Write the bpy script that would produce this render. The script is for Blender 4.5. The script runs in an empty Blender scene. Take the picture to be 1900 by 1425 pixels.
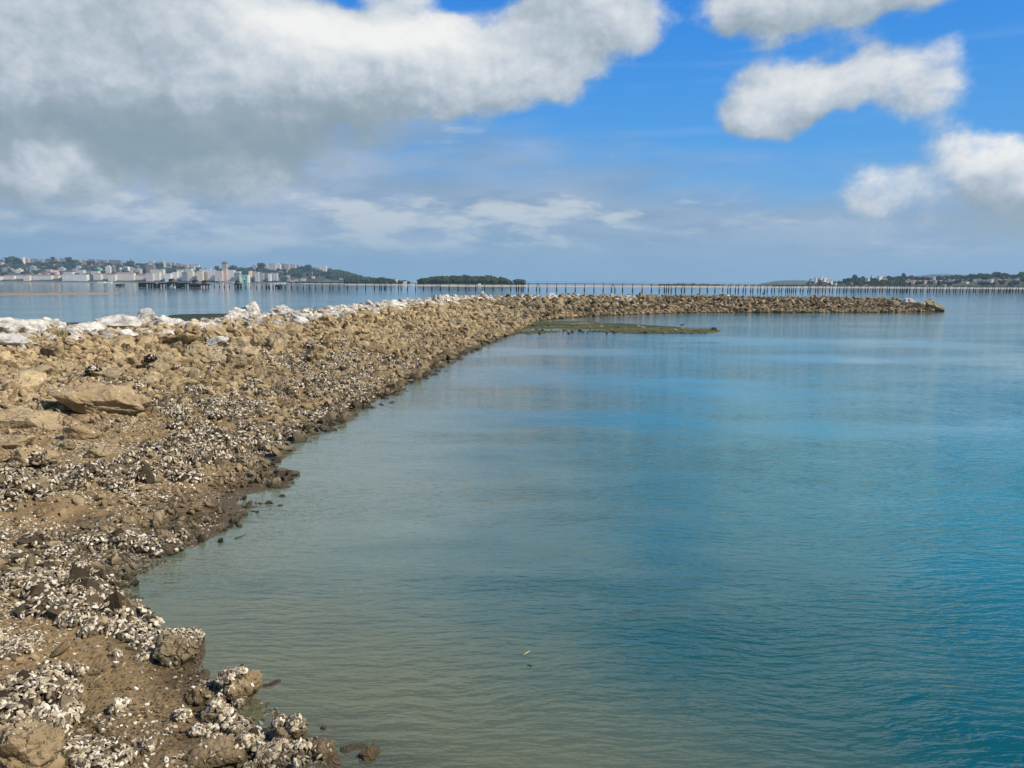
import bpy, bmesh, math, random, time
import numpy as np
from mathutils import Vector, Matrix, Euler, noise as mnoise
from mathutils.bvhtree import BVHTree

T0 = time.time()
random.seed(7)
rng = np.random.default_rng(7)
SC = bpy.context.scene
COL = SC.collection
RAD = math.radians

# ------------------------------------------------------------------ camera
H = 3.6                       # eye height above the water, metres
FPX, CX, CY = 1435.0, 950.0, 712.5
PITCH, ROLL = RAD(7.37), RAD(0.30)
cam_d = bpy.data.cameras.new('camera')
cam_d.sensor_fit = 'HORIZONTAL'
cam_d.angle = 2 * math.atan(CX / FPX)
cam_d.clip_start, cam_d.clip_end = 0.05, 20000
cam = bpy.data.objects.new('camera', cam_d)
COL.objects.link(cam)
Fw = Vector((0, math.cos(PITCH), -math.sin(PITCH)))
R0, U0 = Vector((1, 0, 0)), Vector((0, math.sin(PITCH), math.cos(PITCH)))
Rt = math.cos(ROLL) * R0 + math.sin(ROLL) * U0
Up = -math.sin(ROLL) * R0 + math.cos(ROLL) * U0
M = Matrix((Rt, Up, -Fw)).transposed().to_4x4()
M.translation = Vector((0, 0, H))
cam.matrix_world = M
SC.camera = cam
CAM = Vector((0, 0, H))


def ray(px, py):
    return (Fw * FPX + Rt * (px - CX) - Up * (py - CY)).normalized()


def on_z(px, py, z=0.0):
    d = ray(px, py)
    return CAM + d * ((z - H) / d.z)


def at_depth(px, py, y):
    d = ray(px, py)
    return CAM + d * (y / d.y)


def azel(px, py):
    d = ray(px, py)
    return math.degrees(math.atan2(d.x, d.y)), math.degrees(math.asin(d.z))


# ------------------------------------------------------------------ render look
SC.render.engine = 'CYCLES'
SC.view_settings.view_transform = 'Standard'
SC.view_settings.look = 'None'
SC.view_settings.exposure = 0.0
SC.view_settings.gamma = 1.0
SC.view_settings.use_curve_mapping = False
cy = SC.cycles
cy.use_denoising = True
try:
    cy.denoiser = 'OPENIMAGEDENOISE'
    cy.denoising_input_passes = 'RGB_ALBEDO_NORMAL'
except Exception:
    pass
cy.max_bounces = 5
cy.diffuse_bounces = 2
cy.glossy_bounces = 2
cy.transparent_max_bounces = 12
cy.volume_bounces = 0
cy.caustics_reflective = False
cy.caustics_refractive = False
cy.sample_clamp_indirect = 4.0

# ------------------------------------------------------------------ sun
SUN_AZ, SUN_EL = 111.0, 43.0    # degrees clockwise from the view direction, and up
sd = Vector((math.sin(RAD(SUN_AZ)) * math.cos(RAD(SUN_EL)), math.cos(RAD(SUN_AZ)) * math.cos(RAD(SUN_EL)), math.sin(RAD(SUN_EL))))
sun_d = bpy.data.lights.new('sun', 'SUN')
sun_d.energy = 5.0
sun_d.angle = RAD(0.5)
sun_d.color = (1.0, 0.91, 0.77)
sun = bpy.data.objects.new('sun', sun_d)
COL.objects.link(sun)
sun.rotation_euler = sd.to_track_quat('Z', 'Y').to_euler()
sun.location = (0, 0, 60)


# ------------------------------------------------------------------ node helpers
class NT:
    def __init__(s, tree):
        s.t = tree
        s.n = tree.nodes
        s.l = tree.links

    def put(s, inp, v):
        if v is None:
            return
        if isinstance(v, bpy.types.NodeSocket):
            s.l.new(v, inp)
        else:
            if hasattr(inp.default_value, '__len__') and not hasattr(v, '__len__'):
                v = [v] * len(inp.default_value)
            if hasattr(inp.default_value, '__len__') and len(inp.default_value) == 4 and len(v) == 3:
                v = (*v, 1)
            inp.default_value = v

    def node(s, typ, ins=None, **attrs):
        nd = s.n.new(typ)
        for k, v in attrs.items():
            setattr(nd, k, v)
        for k, v in (ins or {}).items():
            s.put(nd.inputs[k], v)
        return nd

    def math(s, op, a, b=None, c=None, clamp=False):
        nd = s.node('ShaderNodeMath', operation=op, use_clamp=clamp)
        s.put(nd.inputs[0], a)
        s.put(nd.inputs[1], b)
        s.put(nd.inputs[2], c)
        return nd.outputs[0]

    def vmath(s, op, a, b=None, scale=None):
        nd = s.node('ShaderNodeVectorMath', operation=op)
        s.put(nd.inputs[0], a)
        s.put(nd.inputs[1], b)
        if scale is not None:
            s.put(nd.inputs['Scale'], scale)
        return nd.outputs['Value'] if op in ('LENGTH', 'DOT_PRODUCT', 'DISTANCE') else nd.outputs[0]

    def noise(s, vec, scale, detail=4, rough=0.55, dist=0.0, lac=2.0):
        nd = s.node('ShaderNodeTexNoise', {'Vector': vec, 'Scale': scale, 'Detail': detail, 'Roughness': rough, 'Distortion': dist, 'Lacunarity': lac})
        return nd.outputs[0]

    def sstep(s, v, a, b, lo=0.0, hi=1.0):
        nd = s.node('ShaderNodeMapRange', interpolation_type='SMOOTHSTEP')
        for k, x in zip((0, 1, 2, 3, 4), (v, a, b, lo, hi)):
            s.put(nd.inputs[k], x)
        return nd.outputs[0]

    def lin(s, v, a, b, lo=0.0, hi=1.0):
        nd = s.node('ShaderNodeMapRange')
        for k, x in zip((0, 1, 2, 3, 4), (v, a, b, lo, hi)):
            s.put(nd.inputs[k], x)
        return nd.outputs[0]

    def mix(s, f, a, b, blend='MIX'):
        nd = s.node('ShaderNodeMix', data_type='RGBA', blend_type=blend)
        s.put(nd.inputs[0], f)
        s.put(nd.inputs[6], a)
        s.put(nd.inputs[7], b)
        return nd.outputs[2]

    def mapping(s, vec, loc=(0, 0, 0), rot=(0, 0, 0), sc=(1, 1, 1), typ='POINT'):
        nd = s.node('ShaderNodeMapping', {'Vector': vec, 'Location': loc, 'Rotation': rot, 'Scale': sc}, vector_type=typ)
        return nd.outputs[0]

    def ramp(s, f, stops):
        nd = s.node('ShaderNodeValToRGB', {0: f})
        e = nd.color_ramp.elements
        while len(e) < len(stops):
            e.new(0.5)
        for k, (p, c) in enumerate(stops):
            e[k].position = p
            e[k].color = (*c, 1) if len(c) == 3 else c
        return nd.outputs[0]


def srgb(r, g, b):
    f = lambda c: c / 12.92 if c <= 0.04045 else ((c + 0.055) / 1.055) ** 2.4
    return (f(r / 255), f(g / 255), f(b / 255))


# ------------------------------------------------------------------ sky: Nishita air with clouds at their bearings
W = bpy.data.worlds.new('World')
SC.world = W
W.use_nodes = True
wt = W.node_tree
wt.nodes.clear()
k = NT(wt)
gen = k.node('ShaderNodeTexCoord').outputs['Generated']
sky = k.node('ShaderNodeTexSky', sky_type='NISHITA', sun_disc=False, sun_elevation=RAD(SUN_EL), sun_rotation=RAD(SUN_AZ), altitude=0, air_density=1.0, dust_density=0.4, ozone_density=3.0)
sky_col = sky.outputs[0]

# cloud field as a node group: direction -> (density, shade)
grp = bpy.data.node_groups.new('cloud_field', 'ShaderNodeTree')
grp.interface.new_socket('Dir', in_out='INPUT', socket_type='NodeSocketVector')
grp.interface.new_socket('AzEl', in_out='INPUT', socket_type='NodeSocketVector')
grp.interface.new_socket('Density', in_out='OUTPUT', socket_type='NodeSocketFloat')
g = NT(grp)
gi = g.node('NodeGroupInput')
go = g.node('NodeGroupOutput')
dirv, aev = gi.outputs[0], gi.outputs[1]
# warp the bearings a little so that no cloud has a drawn outline
wn = g.node('ShaderNodeTexNoise', {'Vector': dirv, 'Scale': 5.5, 'Detail': 3, 'Roughness': 0.55})
warp = g.vmath('SCALE', g.vmath('SUBTRACT', wn.outputs['Color'], (0.5, 0.5, 0.5)), scale=5.0)
aw = g.vmath('ADD', aev, warp)
DEG = 1 / 25.0    # degrees per photo pixel near the middle


def blobs(tree, vec, lst):
    acc = None
    for (x, y, rx, ry, rot, wgt) in lst:
        a, e = azel(x, y)
        cosf = math.cos(RAD(a)) ** 2
        m_ = tree.mapping(vec, (a, e, 0), (0, 0, RAD(rot)), (rx * DEG * cosf, ry * DEG, 1e6), 'TEXTURE')
        gr = tree.node('ShaderNodeTexGradient', {0: m_}, gradient_type='SPHERICAL').outputs[1]
        v = tree.math('MULTIPLY', tree.math('SMOOTH_MIN', gr, 0.6, 0.2), wgt)
        acc = v if acc is None else tree.math('ADD', acc, v)
    return acc


CUM = [  # cx, cy, rx, ry, rotation, weight in photo pixels
    (150, 60, 640, 300, 0, 1.5), (420, 130, 520, 230, 0, 1.2), (850, 115, 300, 135, -6, 1.6), (990, 130, 170, 95, 10, 1.0), (640, 80, 300, 160, 0, 1.0),
    (300, 230, 480, 140, 0, 0.7),
    (1060, 40, 170, 70, 0, .7), (1190, 85, 110, 50, -35, .75), (1100, 10, 140, 60, 0, .5),
    (110, 320, 140, 85, -12, 1.1), (-60, 130, 260, 200, 0, 1.0),
    (1450, 140, 200, 105, 14, 1.6), (1420, 205, 120, 60, 0, 1.15), (1680, 150, 240, 95, -5, 1.7),
    (1450, 8, 420, 50, 3, 1.25), (1660, 25, 170, 50, 15, .7), (1140, -10, 200, 70, 0, .9),
    (1640, 340, 110, 48, 0, 1.2), (1850, 305, 190, 75, -12, 1.4), (1900, 390, 220, 70, 0, 1.1), (1760, 410, 260, 60, 0, .45),
    # above the frame, as the water mirrors it
    (350, -190, 900, 260, 0, 1.3), (930, -210, 480, 230, 0, 1.4), (1440, -240, 400, 220, 0, 1.7), (1700, -180, 220, 180, 0, 1.3), (-500, 100, 700, 500, 0, 1.0),
    (2300, 250, 400, 200, 0, 1.0),
]
HOLES = [(580, 0, 160, 55, -6, 2.0), (750, 0, 240, 42, 4, 1.6), (900, 20, 170, 40, 0, .9), (1250, 170, 85, 190, 0, 1.1), (1250, -60, 100, 120, 0, .9), (2150, -60, 420, 260, 0, 1.8), (2250, -420, 520, 420, 0, 2.0), (1040, 250, 300, 40, 0, .7), (1890, 130, 110, 110, 0, .8), (1600, 68, 300, 26, 3, .9), (1570, 225, 120, 50, 0, 1.3), (1560, 95, 60, 30, 0, .5), (1100, 185, 70, 50, 30, .9)]
S = blobs(g, aw, CUM)
Hs = blobs(g, aw, HOLES)
n1 = g.noise(g.mapping(dirv, sc=(1, 1, 1.6)), 6.0, 11, 0.60)
n2 = g.noise(g.mapping(dirv, sc=(1, 1, 1.5)), 2.1, 3, 0.5)
ae = g.node('ShaderNodeSeparateXYZ', {0: aev})
# beyond the frame: broken cumulus of the same sort
away = g.sstep(g.math('ABSOLUTE', ae.outputs[0]), 38, 60)
high = g.sstep(ae.outputs[1], 27, 36)
gen_c = g.math('MULTIPLY', g.math('MAXIMUM', away, high), g.sstep(n2, 0.44, 0.62, 0, 0.95))
S2 = g.math('ADD', g.math('SUBTRACT', S, Hs), gen_c)
n3 = g.noise(g.mapping(dirv, sc=(1, 1, 1.3)), 17.0, 11, 0.66)
bil = g.math('ABSOLUTE', g.math('SUBTRACT', g.noise(g.mapping(dirv, sc=(1, 1, 1.4), loc=(3, 1, 2)), 11.0, 2, 0.5), 0.5))
dn = g.math('ADD', S2, g.math('MULTIPLY', g.math('SUBTRACT', n1, 0.5), 1.65))
dn = g.math('ADD', dn, g.math('MULTIPLY', g.math('SUBTRACT', n3, 0.5), 1.35))
dn = g.math('SUBTRACT', dn, g.math('MULTIPLY', g.math('SUBTRACT', bil, 0.07), 1.1))
g.l.new(dn, go.inputs[0])


def field(d, a):
    nd = k.node('ShaderNodeGroup')
    nd.node_tree = grp
    k.l.new(d, nd.inputs[0])
    k.l.new(a, nd.inputs[1])
    return nd.outputs[0]


sx = k.node('ShaderNodeSeparateXYZ', {0: k.vmath('NORMALIZE', gen)})
az = k.math('MULTIPLY', k.math('ARCTAN2', sx.outputs[0], sx.outputs[1]), 180 / math.pi)
el_s = k.math('MULTIPLY', k.math('ARCSINE', sx.outputs[2]), 180 / math.pi)
el = k.math('ABSOLUTE', el_s)
azel_v = k.node('ShaderNodeCombineXYZ', {0: az, 1: el_s}).outputs[0]
F0 = field(gen, azel_v)
# towards the sun (up and to the right): thinner cloud there means a lit flank here
F1 = field(k.vmath('ADD', gen, (0.020, -0.01, 0.034)), k.vmath('ADD', azel_v, (1.3, 2.0, 0)))
dens = k.sstep(F0, 0.18, 1.00)
nA = k.noise(k.mapping(gen, sc=(1, 1, 1.3)), 17.0, 10, 0.64)
nB = k.noise(k.mapping(k.vmath('ADD', gen, (0.007, -0.003, 0.011)), sc=(1, 1, 1.3)), 17.0, 10, 0.64)
lit = k.math('ADD', k.math('MULTIPLY', k.math('SUBTRACT', F0, F1), 0.26), k.math('MULTIPLY', k.math('SUBTRACT', nA, nB), 0.75))
ba = k.node('ShaderNodeTexNoise', {'Vector': gen, 'Scale': 3.4, 'Detail': 5, 'Roughness': 0.5}).outputs[0]
LIGHT = [(860, 100, 300, 110, -5, .55), (640, 60, 260, 110, 0, .45), (420, 60, 330, 120, 0, .3), (370, 200, 60, 50, 0, .35), (60, 195, 30, 40, 0, .3), (105, 285, 100, 50, 0, .75), (60, 345, 120, 30, 0, .45),
         (1450, 120, 170, 80, 0, .2), (1420, 205, 90, 45, 0, .25), (1670, 150, 170, 80, 0, .15), (1660, 340, 100, 40, 0, .45), (1850, 280, 150, 50, -10, .4), (1450, 10, 350, 45, 0, .15),
         (20, 100, 60, 140, 0, .2), (600, -250, 700, 220, 0, .45), (1500, -200, 500, 200, 0, .5)]
DARK = [(430, 270, 460, 80, 0, .5), (60, 200, 260, 90, 0, .25), (560, 290, 260, 50, 0, .25), (1880, 400, 260, 90, 0, .5), (200, 230, 300, 80, 0, .2), (120, 130, 340, 100, 0, .12), (1350, 90, 120, 90, 0, .2), (1600, 190, 260, 40, 0, .25), (1500, 30, 420, 40, 0, .2)]
wn2 = k.node('ShaderNodeTexNoise', {'Vector': gen, 'Scale': 9.0, 'Detail': 4, 'Roughness': 0.6})
aw2 = k.vmath('ADD', azel_v, k.vmath('SCALE', k.vmath('SUBTRACT', wn2.outputs['Color'], (0.5, 0.5, 0.5)), scale=7.0))
lb = blobs(k, aw2, LIGHT)
db = blobs(k, aw2, DARK)
shade = k.math('ADD', k.math('ADD', 0.42, k.math('MULTIPLY', k.math('SUBTRACT', lb, db), 1.0)), k.math('MULTIPLY', k.math('SUBTRACT', ba, 0.5), 0.9))
shade = k.math('ADD', shade, lit)
shade = k.sstep(shade, -0.25, 1.35)
CW = lambda r, g_, b: tuple(10 * c for c in srgb(r, g_, b))
ccol = k.ramp(shade, [(0.0, srgb(140, 160, 172)), (0.22, srgb(158, 174, 184)), (0.45, srgb(184, 196, 208)), (0.68, srgb(210, 217, 224)), (0.88, srgb(230, 233, 235)), (1.0, srgb(246, 246, 244))])
# clear air: deeper blue overhead, paler low down
blue = k.ramp(k.math('DIVIDE', el, 60), [(0.0, srgb(132, 176, 208)), (0.06, srgb(118, 176, 222)), (0.16, srgb(76, 162, 236)), (0.30, srgb(34, 138, 234)), (0.42, srgb(16, 114, 214)), (1.0, srgb(10, 76, 160))])
air = k.mix(0.88, k.vmath('SCALE', sky_col, scale=0.1), blue)
# low bank of far stratus, streaky and bluish
st = k.noise(k.mapping(gen, sc=(1, 1, 3.6)), 4.0, 9, 0.55)
st2 = k.noise(k.mapping(gen, sc=(1, 1, 3.8)), 10.0, 9, 0.62)
cover = k.math('SUBTRACT', k.lin(az, -34, 20, 17.5, 6.5), el)            # degrees below the top of the bank
cov_r = k.math('SUBTRACT', k.lin(az, 14, 34, 2.0, 8.0), el)
cover = k.math('MAXIMUM', cover, cov_r)
bank = k.sstep(k.math('ADD', k.math('MULTIPLY', cover, 0.16), k.math('MULTIPLY', k.math('SUBTRACT', st, 0.5), 2.4)), -0.35, 0.75)
bank = k.math('MULTIPLY', bank, k.sstep(el, 0.0, 2.5, 0.45, 0.92))
puff_band = k.math('MULTIPLY', k.sstep(el, 1.0, 2.8), k.sstep(el, 7.6, 4.6))
puff_az = k.math('MAXIMUM', k.sstep(az, 18, 4), k.sstep(az, 24, 34, 0, 0.5))
wisp = k.sstep(k.math('ADD', k.math('ADD', st2, k.math('MULTIPLY', k.math('SUBTRACT', st, 0.5), 0.7)), k.math('MULTIPLY', k.math('MULTIPLY', puff_band, puff_az), 0.20)), 0.60, 0.80)
wisp = k.math('MULTIPLY', wisp, k.sstep(el, 0.8, 3.0, 0.0, 0.85))
under = k.sstep(k.noise(k.mapping(gen, loc=(0, 0, 0.06), sc=(1, 1, 5.0)), 8.0, 5, 0.55), 0.42, 0.62)
bcol = k.mix(k.sstep(ba, 0.35, 0.7), srgb(146, 172, 198), srgb(172, 188, 212))
bcol = k.mix(k.math('MULTIPLY', under, 0.6), bcol, srgb(132, 158, 186))
bcol = k.mix(wisp, bcol, srgb(210, 216, 220))
wispy_air = k.math('MULTIPLY', k.sstep(k.noise(k.mapping(gen, sc=(1, 1, 14), rot=(0, 0.05, 0)), 3.0, 6, 0.6), 0.52, 0.75), 0.13)
air2 = k.mix(k.math('MULTIPLY', wispy_air, k.sstep(el, 22, 12)), air, srgb(190, 215, 238))
c1 = k.mix(bank, air2, bcol)
c2 = k.mix(dens, c1, ccol)
# the far air in front of everything low down
c3 = k.mix(k.sstep(el, 6.0, 0.0, 0.0, 0.72), c2, srgb(138, 180, 211))
out_c = k.vmath('SCALE', c3, scale=10.0)
bg = k.node('ShaderNodeBackground', {0: out_c, 1: 0.1})
wo = k.node('ShaderNodeOutputWorld', {0: bg.outputs[0]})
W.cycles.sampling_method = 'MANUAL'
W.cycles.sample_map_resolution = 512

# ------------------------------------------------------------------ object helpers
def link(o, parent=None):
    COL.objects.link(o)
    if parent is not None:
        o.parent = parent
    return o


def tag(o, label=None, cat=None, group=None, kind=None):
    if label:
        o['label'] = label
    if cat:
        o['category'] = cat
    if group:
        o['group'] = group
    if kind:
        o['kind'] = kind
    return o


def mesh_from(name, verts, faces, mat=None, parent=None, smooth=False):
    me = bpy.data.meshes.new(name)
    me.from_pydata([tuple(v) for v in verts], [], [tuple(f) for f in faces])
    me.update()
    if smooth:
        me.polygons.foreach_set('use_smooth', [True] * len(me.polygons))
    if mat:
        me.materials.append(mat)
    o = bpy.data.objects.new(name, me)
    return link(o, parent)


def grid_mesh(name, P, mat=None, parent=None, smooth=True, flip=False):
    """P: (n, m, 3) array"""
    n, m, _ = P.shape
    me = bpy.data.meshes.new(name)
    nv = n * m
    nf = (n - 1) * (m - 1)
    i = np.arange(n - 1)[:, None] * m + np.arange(m - 1)[None, :]
    q = np.stack([i, i + m, i + m + 1, i + 1], -1).reshape(-1, 4)
    if flip:
        q = q[:, ::-1]
    me.vertices.add(nv)
    me.vertices.foreach_set('co', P.reshape(-1).astype(np.float32))
    me.loops.add(nf * 4)
    me.loops.foreach_set('vertex_index', q.reshape(-1).astype(np.int32))
    me.polygons.add(nf)
    me.polygons.foreach_set('loop_start', (np.arange(nf) * 4).astype(np.int32))
    me.polygons.foreach_set('use_smooth', np.full(nf, smooth))
    me.update(calc_edges=True)
    if mat:
        me.materials.append(mat)
    o = bpy.data.objects.new(name, me)
    return link(o, parent), q


def new_mat(name):
    m = bpy.data.materials.new(name)
    m.use_nodes = True
    m.node_tree.nodes.clear()
    return m, NT(m.node_tree)


def finish(k, col, rough=0.85, bump=None, spec=0.3, extra=None):
    ins = {'Base Color': col, 'Roughness': rough, 'Specular IOR Level': spec}
    if bump is not None:
        ins['Normal'] = bump
    b = k.node('ShaderNodeBsdfPrincipled', ins)
    k.node('ShaderNodeOutputMaterial', {0: b.outputs[0]})
    return b


def simple(name, col, rough=0.8, var=0.12, scale=3.0, spec=0.3):
    """painted or plain surface with a little uneven tone"""
    m, k = new_mat(name)
    geo = k.node('ShaderNodeNewGeometry')
    n = k.noise(geo.outputs['Position'], scale, 4, 0.6)
    c = k.mix(n, tuple(x * (1 - var * 1.6) for x in col), tuple(min(1, x * (1 + var)) for x in col))
    finish(k, c, rough, spec=spec)
    return m


# vectorised value noise for terrain
def vnoise(x, y, seed=0):
    xi, yi = np.floor(x).astype(np.int64), np.floor(y).astype(np.int64)
    xf, yf = x - xi, y - yi
    u, v = xf * xf * (3 - 2 * xf), yf * yf * (3 - 2 * yf)

    def h(a, b):
        n = (a * 374761393 + b * 668265263 + seed * 974634777) & 0xFFFFFFFF
        n = ((n ^ (n >> 13)) * 1274126177) & 0xFFFFFFFF
        return ((n ^ (n >> 16)) & 0xFFFF) / 65535.0
    return (h(xi, yi) * (1 - u) + h(xi + 1, yi) * u) * (1 - v) + (h(xi, yi + 1) * (1 - u) + h(xi + 1, yi + 1) * u) * v


def fbm(x, y, seed=0, octv=4, gain=0.5):
    a, s, t = 1.0, 0.0, 0.0
    for o in range(octv):
        s = s + a * (vnoise(x * 2 ** o, y * 2 ** o, seed + o * 17) - 0.5)
        t += a
        a *= gain
    return s / t * 2


# ------------------------------------------------------------------ breakwater: paired stations on the waterline and on the crest
def wl(px, py):
    p = on_z(px, py, 0.0)
    return (p.x, p.y)


def cr(px, py, z):
    p = on_z(px, py, z)
    return (p.x, p.y)


ST = [  # waterline (x, y), crest (x, y), crest height
    ((4.0, -6.0), (-15.0, -8.0), 1.62), ((2.0, 1.0), (-16.0, 0.0), 1.62),
    (wl(640, 1425), (-17.0, 3.5), 1.62), (wl(578, 1372), (-17.2, 4.8), 1.62), (wl(490, 1300), (-17.4, 6), 1.62), (wl(385, 1255), (-17.7, 7.5), 1.62), (wl(368, 1190), (-18, 9.5), 1.62),
    (wl(285, 1160), (-18.2, 11), 1.62), (wl(222, 1095), (-18.4, 12.5), 1.62), (wl(325, 1035), (-18.6, 14.5), 1.62), (wl(430, 970), (-18.6, 17.5), 1.62),
    (wl(520, 893), (-18.2, 20), 1.62), (wl(513, 850), cr(-40, 608, 2.0), 1.62), (wl(600, 790), cr(100, 602, 2.0), 1.62), (wl(700, 740), cr(300, 592, 2.0), 1.62),
    (wl(800, 682), cr(480, 580, 2.05), 1.62), (wl(870, 645), cr(640, 567, 2.1), 1.66), (wl(935, 623), cr(770, 557, 2.12), 1.72), (wl(972, 608), cr(870, 550.5, 2.15), 1.80),
    (wl(1010, 594), cr(985, 549, 2.15), 1.84), (wl(1120, 586), cr(1130, 549, 2.12), 1.84), (wl(1300, 580.5), cr(1315, 551, 1.86), 1.62),
    (wl(1500, 580), (41.8, 114.0), 1.50), (wl(1640, 579.5), (51.3, 115.5), 1.40), (wl(1738, 578), (58.6, 117.0), 1.22),
]
NS = len(ST)
Wp = np.array([s[0] for s in ST], float)
Cp = np.array([s[1] for s in ST], float)
Zc = np.array([s[2] for s in ST], float)


def resample(A, u):
    """Catmull-Rom through the rows of A at parameters u"""
    i = np.clip(np.floor(u).astype(int), 0, len(A) - 2)
    f = (u - i)[:, None] if A.ndim == 2 else (u - i)
    g0, g1, g2, g3 = (A[np.clip(i + d, 0, len(A) - 1)] for d in (-1, 0, 1, 2))
    return 0.5 * (2 * g1 + (g2 - g0) * f + (2 * g0 - 5 * g1 + 4 * g2 - g3) * f ** 2 + (3 * g1 - g0 - 3 * g2 + g3) * f ** 3)


seglen = np.linalg.norm(np.diff((Wp + Cp) / 2, axis=0), axis=1)
# more rows where the camera is close
us = []
for i in range(NS - 1):
    d_ = max(4.0, float(np.linalg.norm(Wp[i])))
    us.append(np.linspace(i, i + 1, max(6, int(seglen[i] / (0.0075 * d_ + 0.03))), endpoint=False))
us = np.concatenate(us + [np.array([NS - 1.0])])
Wu, Cu, Zu = resample(Wp, us), resample(Cp, us), resample(Zc, us)
Lu = np.linalg.norm(Cu - Wu, axis=1)
Du = (Cu - Wu) / Lu[:, None]
# across: metres seaward of the waterline, fractions up to the crest, metres beyond it
v_sea = np.array([-2.2, -1.4, -0.9, -0.6, -0.35, -0.18])
v_mid = np.concatenate([np.linspace(0, 0.35, 90), np.linspace(0.36, 1.0, 110)])
v_out = np.array([0.4, 0.8, 1.3, 1.9, 2.6, 3.4, 4.4, 5.6, 7.0, 9.0])


def prof(t):
    # gentle foreshore, steeper rubble face, rounded top
    return 0.62 * t + 0.38 * np.clip(t, 0, 1) ** 1.2 - 0.10 * np.sin(np.clip(t, 0, 1) * math.pi) ** 2 + 0.10 * np.exp(-((t - 0.0) / 0.03) ** 2) * 0


P = np.zeros((len(us), len(v_sea) + len(v_mid) + len(v_out), 3))
tval = np.zeros(P.shape[:2])
for j, v in enumerate(v_sea):
    P[:, j, :2] = Wu + Du * v
    P[:, j, 2] = 0.32 * v * (1 + 0.1 * abs(v))
    tval[:, j] = v / 10
for j, v in enumerate(v_mid):
    jj = j + len(v_sea)
    P[:, jj, :2] = Wu + Du * (v * Lu)[:, None]
    P[:, jj, 2] = prof(np.array(v)) * Zu
    tval[:, jj] = v
for j, v in enumerate(v_out):
    jj = j + len(v_sea) + len(v_mid)
    P[:, jj, :2] = Cu + Du * v
    P[:, jj, 2] = Zu - np.where(v < 1.2, 0.02 * v, 0.024 + (v - 1.2) * 0.42)
    tval[:, jj] = 1 + v / 10
X, Y = P[..., 0], P[..., 1]
# the bank under the camera
bank_r = np.clip((4.3 - Y) / 3.3, 0, 1)
bank_r = bank_r ** 2 * (3 - 2 * bank_r)
edge_in = np.clip(tval * 14, 0, 1)
P[..., 2] += np.where(tval > 0, np.maximum(0, 1.75 - P[..., 2]) * bank_r * edge_in, 0)
amp = np.clip(tval * 6 + 0.18, 0.05, 1)
P[..., 2] += amp * (0.16 * fbm(X * 0.45, Y * 0.45, 3, 3) + 0.10 * fbm(X * 1.6, Y * 1.6, 9, 4) + 0.035 * fbm(X * 7, Y * 7, 21, 3))
P[..., 2] += 0.045 * fbm(X * 2.3, Y * 2.3, 33, 3)
# taper the seaward end of the breakwater down into the water
P[-1, :, 2] = np.minimum(P[-1, :, 2], -0.7)

# earth of the slope: mud low down, tan gravel above, paler and greyer on the crest
m_ground, k = new_mat('tidal_gravel')
geo = k.node('ShaderNodeNewGeometry')
pos = geo.outputs['Position']
sep = k.node('ShaderNodeSeparateXYZ', {0: pos})
nb = k.noise(pos, 0.55, 5, 0.6)
nf = k.noise(pos, 9, 6, 0.65)
ng = k.noise(pos, 45, 3, 0.7)
vor = k.node('ShaderNodeTexVoronoi', {'Vector': pos, 'Scale': 22.0}, feature='F1')
mud = k.mix(nf, (0.180, 0.118, 0.050), (0.350, 0.245, 0.120))
gravel = k.mix(nf, (0.28, 0.205, 0.110), (0.60, 0.465, 0.275))
gravel = k.mix(k.sstep(k.node('ShaderNodeSeparateColor', {0: vor.outputs['Color']}).outputs[0], 0.72, 0.95), gravel, (0.58, 0.52, 0.42))
pale = k.mix(nf, (0.36, 0.33, 0.28), (0.62, 0.58, 0.52))
hz = k.math('ADD', sep.outputs[2], k.math('MULTIPLY', k.math('SUBTRACT', nb, 0.5), 0.7))
c = k.mix(k.sstep(hz, 0.30, 0.75), mud, gravel)
c = k.mix(k.sstep(hz, 1.48, 1.72), c, pale)
seamud = k.mix(k.sstep(nb, 0.3, 0.7), (0.20, 0.155, 0.085), (0.40, 0.33, 0.20))
c = k.mix(k.math('MULTIPLY', k.sstep(ng, 0.62, 0.75), 0.5), c, (0.05, 0.036, 0.022))
wetz = k.sstep(k.math('ADD', sep.outputs[2], k.math('MULTIPLY', k.math('SUBTRACT', nf, 0.5), 0.12)), 0.13, 0.03)
c = k.mix(k.math('MULTIPLY', wetz, 0.75), c, (0.05, 0.036, 0.018))
c = k.mix(k.sstep(sep.outputs[2], -0.06, -0.16), c, seamud)
bh = k.math('ADD', k.math('MULTIPLY', nf, 0.6), k.math('ADD', k.math('MULTIPLY', ng, 0.25), k.math('MULTIPLY', vor.outputs['Distance'], -0.4)))
bmp = k.node('ShaderNodeBump', {'Height': bh, 'Strength': 0.9, 'Distance': 0.05}).outputs[0]
finish(k, c, k.math('SUBTRACT', 0.92, k.math('MULTIPLY', wetz, 0.5)), bmp, 0.3)

breakwater, quads = grid_mesh('breakwater', P, m_ground)
tag(breakwater, 'long curving rubble breakwater of tan and white stones crusted with oysters', None, None, 'structure')
_vf = P.reshape(-1, 3)
BW = BVHTree.FromPolygons([tuple(v) for v in _vf], [tuple(q) for q in quads])
Pn, Pt = P, tval
DOWN = Vector((0, 0, -1))


def ground_z(x, y, default=None):
    h = BW.ray_cast(Vector((x, y, 30)), DOWN)
    return h[0].z if h[0] is not None else default


def hit(px, py):
    """where the line of sight at a photo pixel meets the slope"""
    h = BW.ray_cast(CAM, ray(px, py))
    return h[0] if h[0] is not None else None


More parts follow.
